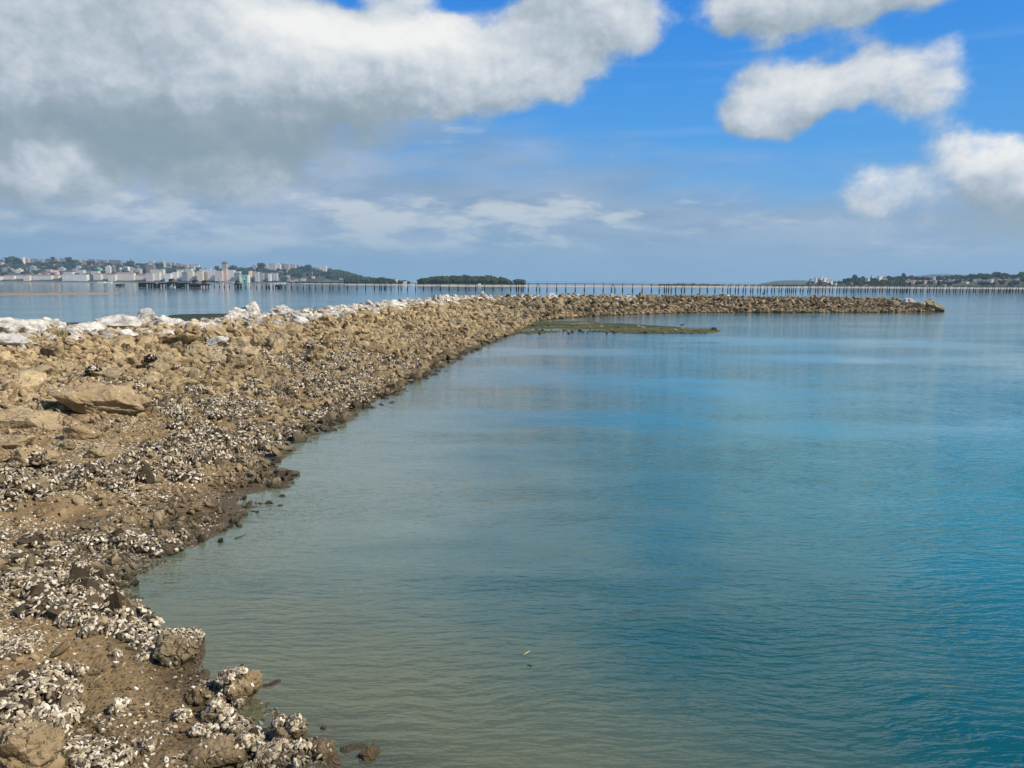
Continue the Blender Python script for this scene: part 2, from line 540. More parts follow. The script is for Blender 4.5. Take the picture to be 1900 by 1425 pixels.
# ------------------------------------------------------------------ seabed and water
def dist_to_poly(X, Y, L):
    d = np.full(X.shape, 1e9)
    for (ax, ay), (bx, by) in zip(L[:-1], L[1:]):
        vx, vy = bx - ax, by - ay
        t = np.clip(((X - ax) * vx + (Y - ay) * vy) / (vx * vx + vy * vy + 1e-9), 0, 1)
        d = np.minimum(d, np.hypot(X - ax - t * vx, Y - ay - t * vy))
    return d


gx = np.concatenate([np.linspace(-6000, -160, 10), np.linspace(-120, -24, 25), np.linspace(-20, 30, 170), np.linspace(32, 120, 45), np.linspace(160, 6000, 10)])
gy = np.concatenate([np.linspace(-3000, -60, 6), np.linspace(-40, -1, 12), np.linspace(0, 40, 140), np.linspace(42, 125, 60), np.linspace(140, 6000, 14)])
GX, GY = np.meshgrid(gx, gy, indexing='ij')
WL = resample(Wp, np.linspace(0, NS - 1, 160))
CL = resample(Cp, np.linspace(0, NS - 1, 160))
dw, dc = dist_to_poly(GX, GY, WL), dist_to_poly(GX, GY, CL)
dd = np.minimum(dw, dc)
GZ = -0.24 - 0.12 * np.minimum(dd, 3.0) - 0.36 * np.maximum(dd - 3.0, 0) + 0.10 * fbm(GX * 0.5, GY * 0.5, 41, 4) * np.clip(dd / 2, 0.2, 2)
GZ = np.maximum(GZ, -3.2 + 0.2 * fbm(GX * 0.1, GY * 0.1, 5, 2))
m_bed, k = new_mat('sea_mud')
geo = k.node('ShaderNodeNewGeometry')
n = k.noise(geo.outputs['Position'], 1.3, 6, 0.62)
n2 = k.noise(geo.outputs['Position'], 14, 4, 0.6)
c = k.mix(k.sstep(n, 0.3, 0.7), (0.20, 0.155, 0.085), (0.40, 0.33, 0.20))
c = k.mix(k.math('MULTIPLY', k.sstep(n2, 0.6, 0.75), 0.4), c, (0.08, 0.07, 0.04))
finish(k, c, 0.9, k.node('ShaderNodeBump', {'Height': n2, 'Strength': 0.5, 'Distance': 0.04}).outputs[0])
seabed, _ = grid_mesh('seabed', np.stack([GX, GY, GZ], -1), m_bed)
tag(seabed, 'sandy mud bottom seen through the shallow water', None, None, 'structure')

m_water, k = new_mat('sea_water')
geo = k.node('ShaderNodeNewGeometry')
pos = geo.outputs['Position']
sep = k.node('ShaderNodeSeparateXYZ', {0: pos})
big = k.noise(k.mapping(pos, sc=(0.05, 0.11, 1), rot=(0, 0, 0.2)), 1.0, 4, 0.55)       # cat's paws and calm lanes
warpn = k.node('ShaderNodeTexNoise', {'Vector': pos, 'Scale': 0.5, 'Detail': 2})
pw = k.vmath('ADD', pos, k.vmath('SCALE', warpn.outputs['Color'], scale=0.5))
r1 = k.noise(k.mapping(pw, sc=(0.6, 2.0, 1), rot=(0, 0, -0.28)), 4.2, 3, 0.5)          # ripples, crests nearly across the view
r2 = k.noise(k.mapping(pw, sc=(0.8, 1.9, 1), rot=(0, 0, 0.35)), 9.0, 3, 0.55)
r3 = k.noise(k.mapping(pw, sc=(0.5, 1.2, 1), rot=(0, 0, -0.1)), 0.9, 2, 0.5)
rip = k.math('ADD', k.math('MULTIPLY', r1, 0.042), k.math('ADD', k.math('MULTIPLY', r2, 0.012), k.math('MULTIPLY', r3, 0.042)))
dist = k.vmath('LENGTH', pos)
calm = k.sstep(big, 0.38, 0.60, 0.28, 1.25)
fade = k.math('MULTIPLY', k.lin(dist, 8, 40, 1.0, 0.42), k.sstep(dist, 260, 95, 0.13, 1.0))
rough = k.lin(dist, 5, 100, 0.012, 0.07)
bmp = k.node('ShaderNodeBump', {'Height': rip, 'Strength': k.math('MULTIPLY', calm, fade), 'Distance': 0.9}).outputs[0]
fres = k.node('ShaderNodeFresnel', {'IOR': 1.60, 'Normal': bmp}).outputs[0]
gl = k.node('ShaderNodeBsdfGlossy', {'Color': (1, 1, 1, 1), 'Roughness': rough, 'Normal': bmp}, distribution='MULTI_GGX')
tr = k.node('ShaderNodeBsdfTransparent', {'Color': (0.97, 0.99, 0.98, 1)})
sedi = k.node('ShaderNodeAttribute', attribute_name='sediment').outputs['Fac']
sn = k.noise(k.mapping(pos, sc=(0.5, 1.2, 1), rot=(0, 0, 0.3)), 0.8, 4, 0.6)
sedi = k.sstep(k.math('ADD', sedi, k.math('MULTIPLY', k.math('SUBTRACT', sn, 0.5), 0.35)), 0.05, 0.95)
wide = k.node('ShaderNodeAttribute', attribute_name='turbid_sheen').outputs['Fac']
wide = k.sstep(k.math('ADD', wide, k.math('MULTIPLY', k.math('SUBTRACT', sn, 0.5), 0.8)), 0.0, 1.0)
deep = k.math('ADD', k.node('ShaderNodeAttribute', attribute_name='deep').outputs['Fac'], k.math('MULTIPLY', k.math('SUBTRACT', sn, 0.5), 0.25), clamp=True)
tcol = k.mix(deep, (0.003, 0.112, 0.110), (0.030, 0.315, 0.355))  # offshore end brightened: sky reflection put into the body colour
tcol = k.mix(k.math('MULTIPLY', wide, 0.85), tcol, (0.265, 0.355, 0.30))  # pale cloud reflection painted over the silty inshore tone
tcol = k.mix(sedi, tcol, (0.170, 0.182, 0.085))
tb = k.node('ShaderNodeBsdfDiffuse', {'Color': tcol})          # silty water, brown over mud; its pale tones also carry painted sky reflection
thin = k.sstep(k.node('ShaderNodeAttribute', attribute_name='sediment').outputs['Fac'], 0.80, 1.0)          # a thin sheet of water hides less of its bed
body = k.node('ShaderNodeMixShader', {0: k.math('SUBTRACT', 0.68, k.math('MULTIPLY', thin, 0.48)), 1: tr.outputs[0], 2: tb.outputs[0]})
surf = k.node('ShaderNodeMixShader', {0: fres, 1: body.outputs[0], 2: gl.outputs[0]})
ab = k.node('ShaderNodeVolumeAbsorption', {'Color': (0.25, 0.80, 0.78, 1), 'Density': 0.80})
k.node('ShaderNodeOutputMaterial', {0: surf.outputs[0], 1: ab.outputs[0]})
B = 6000.0
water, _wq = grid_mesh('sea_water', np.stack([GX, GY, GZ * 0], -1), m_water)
sed = np.exp(-(dw / 2.9) ** 2) * np.clip(1.25 - np.hypot(GX, GY) / 16, 0.35, 1)
att = water.data.attributes.new('sediment', 'FLOAT', 'POINT')
att.data.foreach_set('value', sed.reshape(-1).astype(np.float32))
att = water.data.attributes.new('turbid_sheen', 'FLOAT', 'POINT')
att.data.foreach_set('value', (np.exp(-(dw / 4.6) ** 2) * np.clip((GY - 6.5) / 5, 0.12, 1) * 1.0).reshape(-1).astype(np.float32))  # where the cloud reflection is painted into the silty water
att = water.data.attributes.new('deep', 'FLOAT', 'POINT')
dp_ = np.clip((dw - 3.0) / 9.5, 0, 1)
att.data.foreach_set('value', (dp_ * dp_ * (3 - 2 * dp_)).reshape(-1).astype(np.float32))  # grows offshore, where reflected sky is painted into the water colour
bmw = bmesh.new()
bmw.from_mesh(water.data)
be = [e for e in bmw.edges if e.is_boundary]
ex = bmesh.ops.extrude_edge_only(bmw, edges=be)
nvs = [g_ for g_ in ex['geom'] if isinstance(g_, bmesh.types.BMVert)]
for v_ in nvs:
    v_.co.z = -6.0
bmesh.ops.contextual_create(bmw, geom=[e for e in bmw.edges if e.is_boundary])
bmesh.ops.recalc_face_normals(bmw, faces=bmw.faces)
bmw.to_mesh(water.data)
bmw.free()
tag(water, 'calm blue green bay water with fine ripples mirroring the clouds', None, None, 'structure')

# ------------------------------------------------------------------ mudflats and sandbars
def flat(name, pts_px, label, mat, hgt=0.10, seed=0, nx=90, ny=40):
    """low bank laid on the water from its outline given as near/far edge pairs (px, y_far, y_near)"""
    pts_px = np.array(pts_px, float)
    u = np.linspace(0, len(pts_px) - 1, nx)
    A = resample(pts_px, u)
    G = np.zeros((nx, ny, 3))
    for i in range(nx):
        a, b = on_z(A[i, 0], A[i, 1]), on_z(A[i, 0], A[i, 2])
        for j in range(ny):
            t = j / (ny - 1)
            G[i, j] = (*(a.lerp(b, t)).xy, 0)
            e = min(1.0, 3.2 * min(t, 1 - t) + 0.0) * min(1.0, 8 * min(i, nx - 1 - i) / nx + 0.0)
            G[i, j, 2] = e
    sc = 6.0 / max(2.0, np.ptp(G[:, :, 1]) / 3)
    n_ = fbm(G[..., 0] * 0.35 * sc, G[..., 1] * 0.9 * sc, seed, 4)
    G[..., 2] = -0.06 + hgt * G[..., 2] * (1 + 0.8 * n_) + 0.06 * n_ * (G[..., 2] > 0)
    o, _ = grid_mesh(name, G, mat)
    return tag(o, label, None, None, 'structure')


def flat_mat(name, a, b, c2, sc=1.0):
    m, k = new_mat(name)
    geo = k.node('ShaderNodeNewGeometry')
    p = geo.outputs['Position']
    n = k.noise(k.mapping(p, sc=(0.25, 0.9, 1)), 0.5 * sc, 5, 0.6)
    n2 = k.noise(p, 5 * sc, 5, 0.7)
    c = k.mix(k.sstep(n, 0.35, 0.6), a, b)
    c = k.mix(k.sstep(n, 0.56, 0.64), c, c2)
    c = k.mix(k.math('MULTIPLY', k.sstep(n2, 0.45, 0.7), 0.6), c, tuple(x * 0.35 for x in a))
    finish(k, c, 0.75, k.node('ShaderNodeBump', {'Height': n2, 'Strength': 0.8, 'Distance': 0.15}).outputs[0], 0.25)
    return m


m_alg = flat_mat('green_algae_mud', (0.048, 0.060, 0.014), (0.105, 0.112, 0.030), (0.27, 0.20, 0.10))
m_alg2 = flat_mat('dark_algae_mud', (0.020, 0.035, 0.014), (0.035, 0.052, 0.022), (0.05, 0.055, 0.03), 0.3)
m_sand = flat_mat('wet_sand', (0.30, 0.23, 0.15), (0.36, 0.28, 0.19), (0.25, 0.20, 0.14), 0.08)
flat('mudflat', [(880, 604, 628), (935, 600, 625), (980, 594, 623), (1020, 591, 622.5), (1080, 592.5, 622), (1160, 598, 621.5), (1230, 603, 621.5), (1290, 607, 621), (1328, 610, 620), (1345, 613, 617)],
     'green weedy mudflat running out from the breakwater foot', m_alg, 0.13, 3, 160, 50)
flat('mudflat', [(-60, 598, 612), (60, 598, 612), (180, 597, 606), (230, 594, 606), (290, 588.5, 604), (330, 582, 602), (380, 580, 602), (440, 579, 600), (560, 575, 595), (660, 571, 590), (720, 569, 583), (735, 571, 578)],
     'dark green weedy bank showing behind the breakwater crest', m_alg2, 0.16, 8, 160, 40)
flat('sandbar', [(-160, 543.0, 550), (-20, 543.0, 548.8), (80, 542.8, 548), (160, 542.6, 547), (205, 543.5, 545.8), (222, 544.3, 545.0)],
     'narrow brown sandbar in the water before the city', m_sand, 0.22, 5, 100, 24)

# ------------------------------------------------------------------ stones
def ico(sub):
    bm = bmesh.new()
    bmesh.ops.create_icosphere(bm, subdivisions=sub, radius=1.0)
    V = np.array([v.co[:] for v in bm.verts])
    Fc = [[v.index for v in f.verts] for f in bm.faces]
    bm.free()
    return V, Fc


ICO = {s: ico(s) for s in (1, 2, 3, 4, 5)}


def rock_verts(seed, sub, planes=14, cut=0.62, rough=0.10, freq=1.6, flat_=1.0):
    r_ = np.random.default_rng(seed)
    V, Fc = ICO[sub]
    N = r_.normal(size=(planes, 3))
    N /= np.linalg.norm(N, axis=1)[:, None]
    h = r_.uniform(cut, 1.0, planes)
    dt = V @ N.T
    with np.errstate(divide='ignore'):
        rr = np.where(dt > 0.05, h[None, :] / np.maximum(dt, 0.05), 9)
    rad = np.minimum(rr.min(1), 1.15)
    out = V * rad[:, None]
    off = Vector(r_.uniform(-50, 50, 3))
    d = np.array([mnoise.fractal(Vector(v) * freq + off, 0.8, 2.1, 5, noise_basis='PERLIN_ORIGINAL') for v in out])
    d = d - 0.5 * np.abs(d)
    out = out * (1 + rough * d)[:, None]
    out[:, 2] *= flat_
    return out, Fc


def rock_mesh(name, seed, sub, mat, smooth=False, **kw):
    V, Fc = rock_verts(seed, sub, **kw)
    me = bpy.data.meshes.new(name)
    me.from_pydata([tuple(v) for v in V], [], Fc)
    me.update()
    if smooth:
        me.polygons.foreach_set('use_smooth', [True] * len(me.polygons))
    me.materials.append(mat)
    return me


def rock_mat(name, low=((0.20, 0.135, 0.062), (0.64, 0.485, 0.262)), high=((0.38, 0.345, 0.29), (0.74, 0.69, 0.58)), tide=(1.85, 2.15), bump_d=0.03, dark=0.55, wet=True):
    """weathered limestone: white above the reach of the tide, tan to brown with mud, weed and painted gap shade below it"""
    m, k = new_mat(name)
    geo = k.node('ShaderNodeNewGeometry')
    p = geo.outputs['Position']
    sep = k.node('ShaderNodeSeparateXYZ', {0: p})
    rnd = k.node('ShaderNodeObjectInfo').outputs['Random']
    n0 = k.noise(p, 0.5, 4, 0.6)
    n1 = k.noise(p, 3.2, 7, 0.66, 0.3)
    n2 = k.noise(p, 17, 6, 0.7)
    n3 = k.noise(p, 70, 3, 0.7)
    lo = k.mix(k.sstep(n1, 0.28, 0.72), low[0], low[1])
    lo = k.mix(k.math('MULTIPLY', k.sstep(rnd, 0.0, 1.0), 0.45), lo, (0.42, 0.33, 0.20))
    lo = k.mix(k.math('MULTIPLY', k.sstep(k.math('ADD', sep.outputs[2], k.math('MULTIPLY', n0, 0.5)), 1.25, 0.45), 0.32), lo, (0.125, 0.088, 0.048))  # darker low down: weed, plus shade between stones put into the colour
    hi = k.mix(k.sstep(n1, 0.30, 0.62), high[0], high[1])
    hi = k.mix(k.math('MULTIPLY', k.sstep(n2, 0.62, 0.8), 0.5), hi, (0.30, 0.27, 0.22))
    hh = k.math('ADD', sep.outputs[2], k.math('MULTIPLY', k.math('SUBTRACT', n0, 0.5), 0.8))
    hh = k.math('ADD', hh, k.math('MULTIPLY', k.math('SUBTRACT', rnd, 0.5), 0.30))
    c = k.mix(k.sstep(hh, *tide), lo, hi)
    val = k.lin(rnd, 0, 1, dark, 1.18)
    c = k.vmath('MULTIPLY', c, k.node('ShaderNodeCombineXYZ', {0: val, 1: val, 2: val}).outputs[0])
    c = k.mix(k.math('MULTIPLY', k.sstep(n2, 0.46, 0.30), 0.55), c, tuple(x * 0.35 for x in low[0]))
    if wet:
        w = k.sstep(sep.outputs[2], 0.18, 0.03)
        c = k.mix(k.math('MULTIPLY', w, 0.75), c, (0.035, 0.030, 0.014))
        ro = k.math('SUBTRACT', 0.9, k.math('MULTIPLY', w, 0.5))
    else:
        ro = 0.9
    wv_ = k.vmath('ADD', p, k.vmath('SCALE', k.node('ShaderNodeTexNoise', {'Vector': p, 'Scale': 2.5, 'Detail': 4}).outputs['Color'], scale=0.5))
    ed = k.node('ShaderNodeTexVoronoi', {'Vector': wv_, 'Scale': 2.6}, feature='DISTANCE_TO_EDGE').outputs['Distance']
    crack = k.sstep(ed, 0.035, 0.0)
    crack = k.math('MULTIPLY', crack, k.sstep(k.noise(p, 0.9, 3, 0.6), 0.48, 0.62))
    c = k.mix(k.math('MULTIPLY', crack, 0.5), c, tuple(x * 0.25 for x in low[0]))
    bh = k.math('ADD', n1, k.math('ADD', k.math('MULTIPLY', n2, 0.55), k.math('MULTIPLY', n3, 0.18)))
    bh = k.math('SUBTRACT', bh, k.math('MULTIPLY', crack, 0.5))
    bmp = k.node('ShaderNodeBump', {'Height': bh, 'Strength': 1.0, 'Distance': bump_d}).outputs[0]
    finish(k, c, ro, bmp, 0.25)
    return m


m_rock = rock_mat('weathered_stone')
m_boul = rock_mat('weathered_boulder', bump_d=0.06, dark=0.9)
m_white = rock_mat('white_limestone', low=((0.40, 0.37, 0.31), (0.76, 0.71, 0.61)), high=((0.29, 0.27, 0.23), (0.73, 0.69, 0.61)), tide=(-5, -4), bump_d=0.06, dark=0.9, wet=False)
m_tan = rock_mat('tan_boulder', low=((0.25, 0.175, 0.085), (0.53, 0.395, 0.215)), tide=(8, 9), bump_d=0.06, dark=0.95)
m_oldst = rock_mat('grey_brown_boulder', low=((0.22, 0.175, 0.10), (0.42, 0.34, 0.20)), tide=(8, 9), bump_d=0.05, dark=0.95)
m_sunk = rock_mat('weedy_sunken_stone', low=((0.010, 0.014, 0.016), (0.03, 0.035, 0.03)), tide=(8, 9), bump_d=0.05, dark=0.9)

SM = [rock_mesh('stone', 100 + i, 2, m_rock, planes=8, cut=0.42, rough=0.16, flat_=0.85) for i in range(10)]      # small, for the mass
MM = [rock_mesh('stone', 200 + i, 3, m_rock, planes=12, cut=0.45, rough=0.24, freq=2.6, flat_=0.9) for i in range(12)]
for me in SM + MM:
    me.polygons.foreach_set('use_smooth', [False] * len(me.polygons))

# source objects of scattered masses live in a collection that is not linked to the scene
def source(name, meshes):
    c_ = bpy.data.collections.new(name)
    for i, me in enumerate(meshes):
        o = bpy.data.objects.new(f'{name}_{i:02d}', me)
        c_.objects.link(o)
    return c_


SRC_STONE = source('stone_source', SM)


def recoat(meshes, mat):
    out = []
    for me in meshes:
        c_ = me.copy()
        c_.materials.clear()
        c_.materials.append(mat)
        out.append(c_)
    return out


SMW, MMW = recoat(SM, m_white), recoat(MM, m_white)
m_pale = rock_mat('pale_grey_stone', low=((0.30, 0.28, 0.235), (0.74, 0.70, 0.61)), tide=(8, 9), bump_d=0.04, dark=0.6, wet=False)
SMP = recoat(SM, m_pale)
m_far = rock_mat('gap_shade_brown_stone', low=((0.10, 0.078, 0.040), (0.40, 0.315, 0.18)), tide=(8, 9), bump_d=0.05, dark=0.30)  # stone colour darkened to stand in for shade in the small gaps
SRC_FAR = source('gap_shade_stone_source', recoat(SM, m_far))
MMF = recoat(MM, m_far)
SRC_WHITE = source('white_stone_source', SMP[:5] + SMW[5:8] + SM[8:])


def scatter(name, pts, rot, scl, idx, src, parent=None, label=None, nsrc=1):
    me = bpy.data.meshes.new(name)
    n = len(pts)
    me.vertices.add(n)
    me.vertices.foreach_set('co', np.asarray(pts, np.float32).reshape(-1))
    for nm, typ, arr, key in (('rot', 'FLOAT_VECTOR', rot, 'vector'), ('scl', 'FLOAT_VECTOR', scl, 'vector')):
        a = me.attributes.new(nm, typ, 'POINT')
        a.data.foreach_set(key, np.asarray(arr, np.float32).reshape(-1))
    a = me.attributes.new('idx', 'INT', 'POINT')
    a.data.foreach_set('value', np.asarray(idx, np.int32))
    me.update()
    o = bpy.data.objects.new(name, me)
    link(o, parent)
    gt = bpy.data.node_groups.new(name + '_scatter', 'GeometryNodeTree')
    gt.interface.new_socket('Geometry', in_out='INPUT', socket_type='NodeSocketGeometry')
    gt.interface.new_socket('Geometry', in_out='OUTPUT', socket_type='NodeSocketGeometry')
    N, L = gt.nodes, gt.links
    gi_, go_ = N.new('NodeGroupInput'), N.new('NodeGroupOutput')
    ci = N.new('GeometryNodeCollectionInfo')
    ci.inputs['Collection'].default_value = src
    ci.inputs['Separate Children'].default_value = True
    ci.inputs['Reset Children'].default_value = True
    ip = N.new('GeometryNodeInstanceOnPoints')
    ip.inputs['Pick Instance'].default_value = True

    def attr(nm, t):
        q = N.new('GeometryNodeInputNamedAttribute')
        q.data_type = t
        q.inputs[0].default_value = nm
        return q.outputs[0]
    L.new(gi_.outputs[0], ip.inputs['Points'])
    L.new(ci.outputs[0], ip.inputs['Instance'])
    L.new(attr('idx', 'INT'), ip.inputs['Instance Index'])
    e2r = N.new('FunctionNodeEulerToRotation')
    L.new(attr('rot', 'FLOAT_VECTOR'), e2r.inputs[0])
    L.new(e2r.outputs[0], ip.inputs['Rotation'])
    L.new(attr('scl', 'FLOAT_VECTOR'), ip.inputs['Scale'])
    L.new(ip.outputs[0], go_.inputs[0])
    mod = o.modifiers.new('scatter', 'NODES')
    mod.node_group = gt
    if label:
        o['label'] = label
    o['kind'] = 'stuff'
    return o


# positions on the slope by bilinear lookup in the terrain grid
RI, CJ = P.shape[0], P.shape[1]


def sample_slope(n, tlo, thi, dens=None, umin=0.0, umax=NS - 1.0):
    """n points spread over the slope by area, t between tlo and thi; dens(x, y, t) in 0..1 thins them"""
    A = P[:-1, :-1]
    e1, e2 = P[1:, :-1] - A, P[:-1, 1:] - A
    ar = np.linalg.norm(np.cross(e1, e2), axis=-1)
    tm = tval[:-1, :-1]
    um = us[:-1][:, None]
    w = ar * ((tm >= tlo) & (tm <= thi) & (um >= umin) & (um <= umax))
    if dens is not None:
        w = w * dens(A[..., 0], A[..., 1], tm, A[..., 2])
    w = w.reshape(-1)
    w = w / w.sum()
    ids = rng.choice(len(w), n, p=w)
    i, j = np.divmod(ids, CJ - 1)
    a, b = rng.random((n, 1)), rng.random((n, 1))
    p = P[i, j] * (1 - a) * (1 - b) + P[i + 1, j] * a * (1 - b) + P[i, j + 1] * (1 - a) * b + P[i + 1, j + 1] * a * b
    return p, tval[i, j]


occupied = []          # (x, y, r) of the placed boulders


def bould(px, py, w, h, kind, label, sink=0.25, tilt=(0, 0), depth=None, seed=None, planes=20, dk=0.8, cat='boulder', group=None, rough=0.30, rz=None, sub=4, z=None, cut=0.55):
    """a boulder of w x h photo pixels centred at (px, py), set on the slope"""
    q = hit(px, py + h * 0.35)
    if z is not None:
        q = on_z(px, py + h * 0.35, z)
    if depth is not None:
        q = at_depth(px, py, depth)
        gz = ground_z(q.x, q.y)
        if gz is not None:
            q.z = gz
    if q is None:
        for dy in range(2, 60, 2):
            q = hit(px, py + h * 0.35 + dy)
            if q is not None:
                break
    dist_ = (q - CAM).dot(Fw)
    wx, hz_ = w * dist_ / FPX / 2, h * dist_ / FPX / 2
    mat = {'white': m_white, 'tan': m_tan, 'old': m_oldst, 'mix': m_boul, 'sunk': m_sunk}[kind]
    seed = seed if seed is not None else int(px * 7 + py * 13)
    V, Fc = rock_verts(seed, sub, planes=planes, cut=cut, rough=0.05, freq=1.5)
    ext = np.ptp(V, axis=0)
    S_ = np.array([2 * wx / ext[0], 2 * wx * dk / ext[1], 2 * hz_ / ext[2]])
    V = V * S_
    gm = float(np.prod(S_) ** (1 / 3)) * 1.0
    mn = float(min(S_))
    off = Vector((seed % 97, seed % 89, seed % 83))
    nn = V / np.maximum(1e-6, np.linalg.norm(V / S_ ** 2, axis=1))[:, None] / S_ ** 2
    d = np.array([mnoise.fractal(Vector(v) * (1.5 / gm) + off, 0.85, 2.1, 7, noise_basis='PERLIN_ORIGINAL') for v in V])
    r1_ = np.array([abs(mnoise.noise(Vector(v) * (2.4 / gm) - off)) for v in V])
    V = V + nn * ((d * 0.9 - 0.9 * (0.25 - r1_).clip(0) ) * rough * mn)[:, None]
    me = bpy.data.meshes.new('boulder')
    me.from_pydata([tuple(v) for v in V], [], Fc)
    me.update()
    me.materials.append(mat)
    o = bpy.data.objects.new('boulder', me)
    link(o)
    yaw = math.atan2(q.x, q.y)
    o.rotation_euler = (RAD(tilt[0]), RAD(tilt[1]), -yaw + (rz or 0))
    fwd = Vector((q.x, q.y, 0)).normalized()
    pos_ = q + fwd * (wx * dk * 0.55)
    gz = z if z is not None else ground_z(pos_.x, pos_.y, q.z)
    zc_ = at_depth(px, py, pos_.y).z
    zc_ = min(max(zc_, gz - 0.15 * hz_), gz + hz_ * (1.0 - sink if sink < .2 else 0.92)) if z is None else gz + hz_ * (1 - 2 * sink) * .9
    o.location = (pos_.x, pos_.y, zc_)
    tag(o, label, cat, group)
    occupied.append((pos_.x, pos_.y, max(wx, wx * dk) * 0.8))
    return o


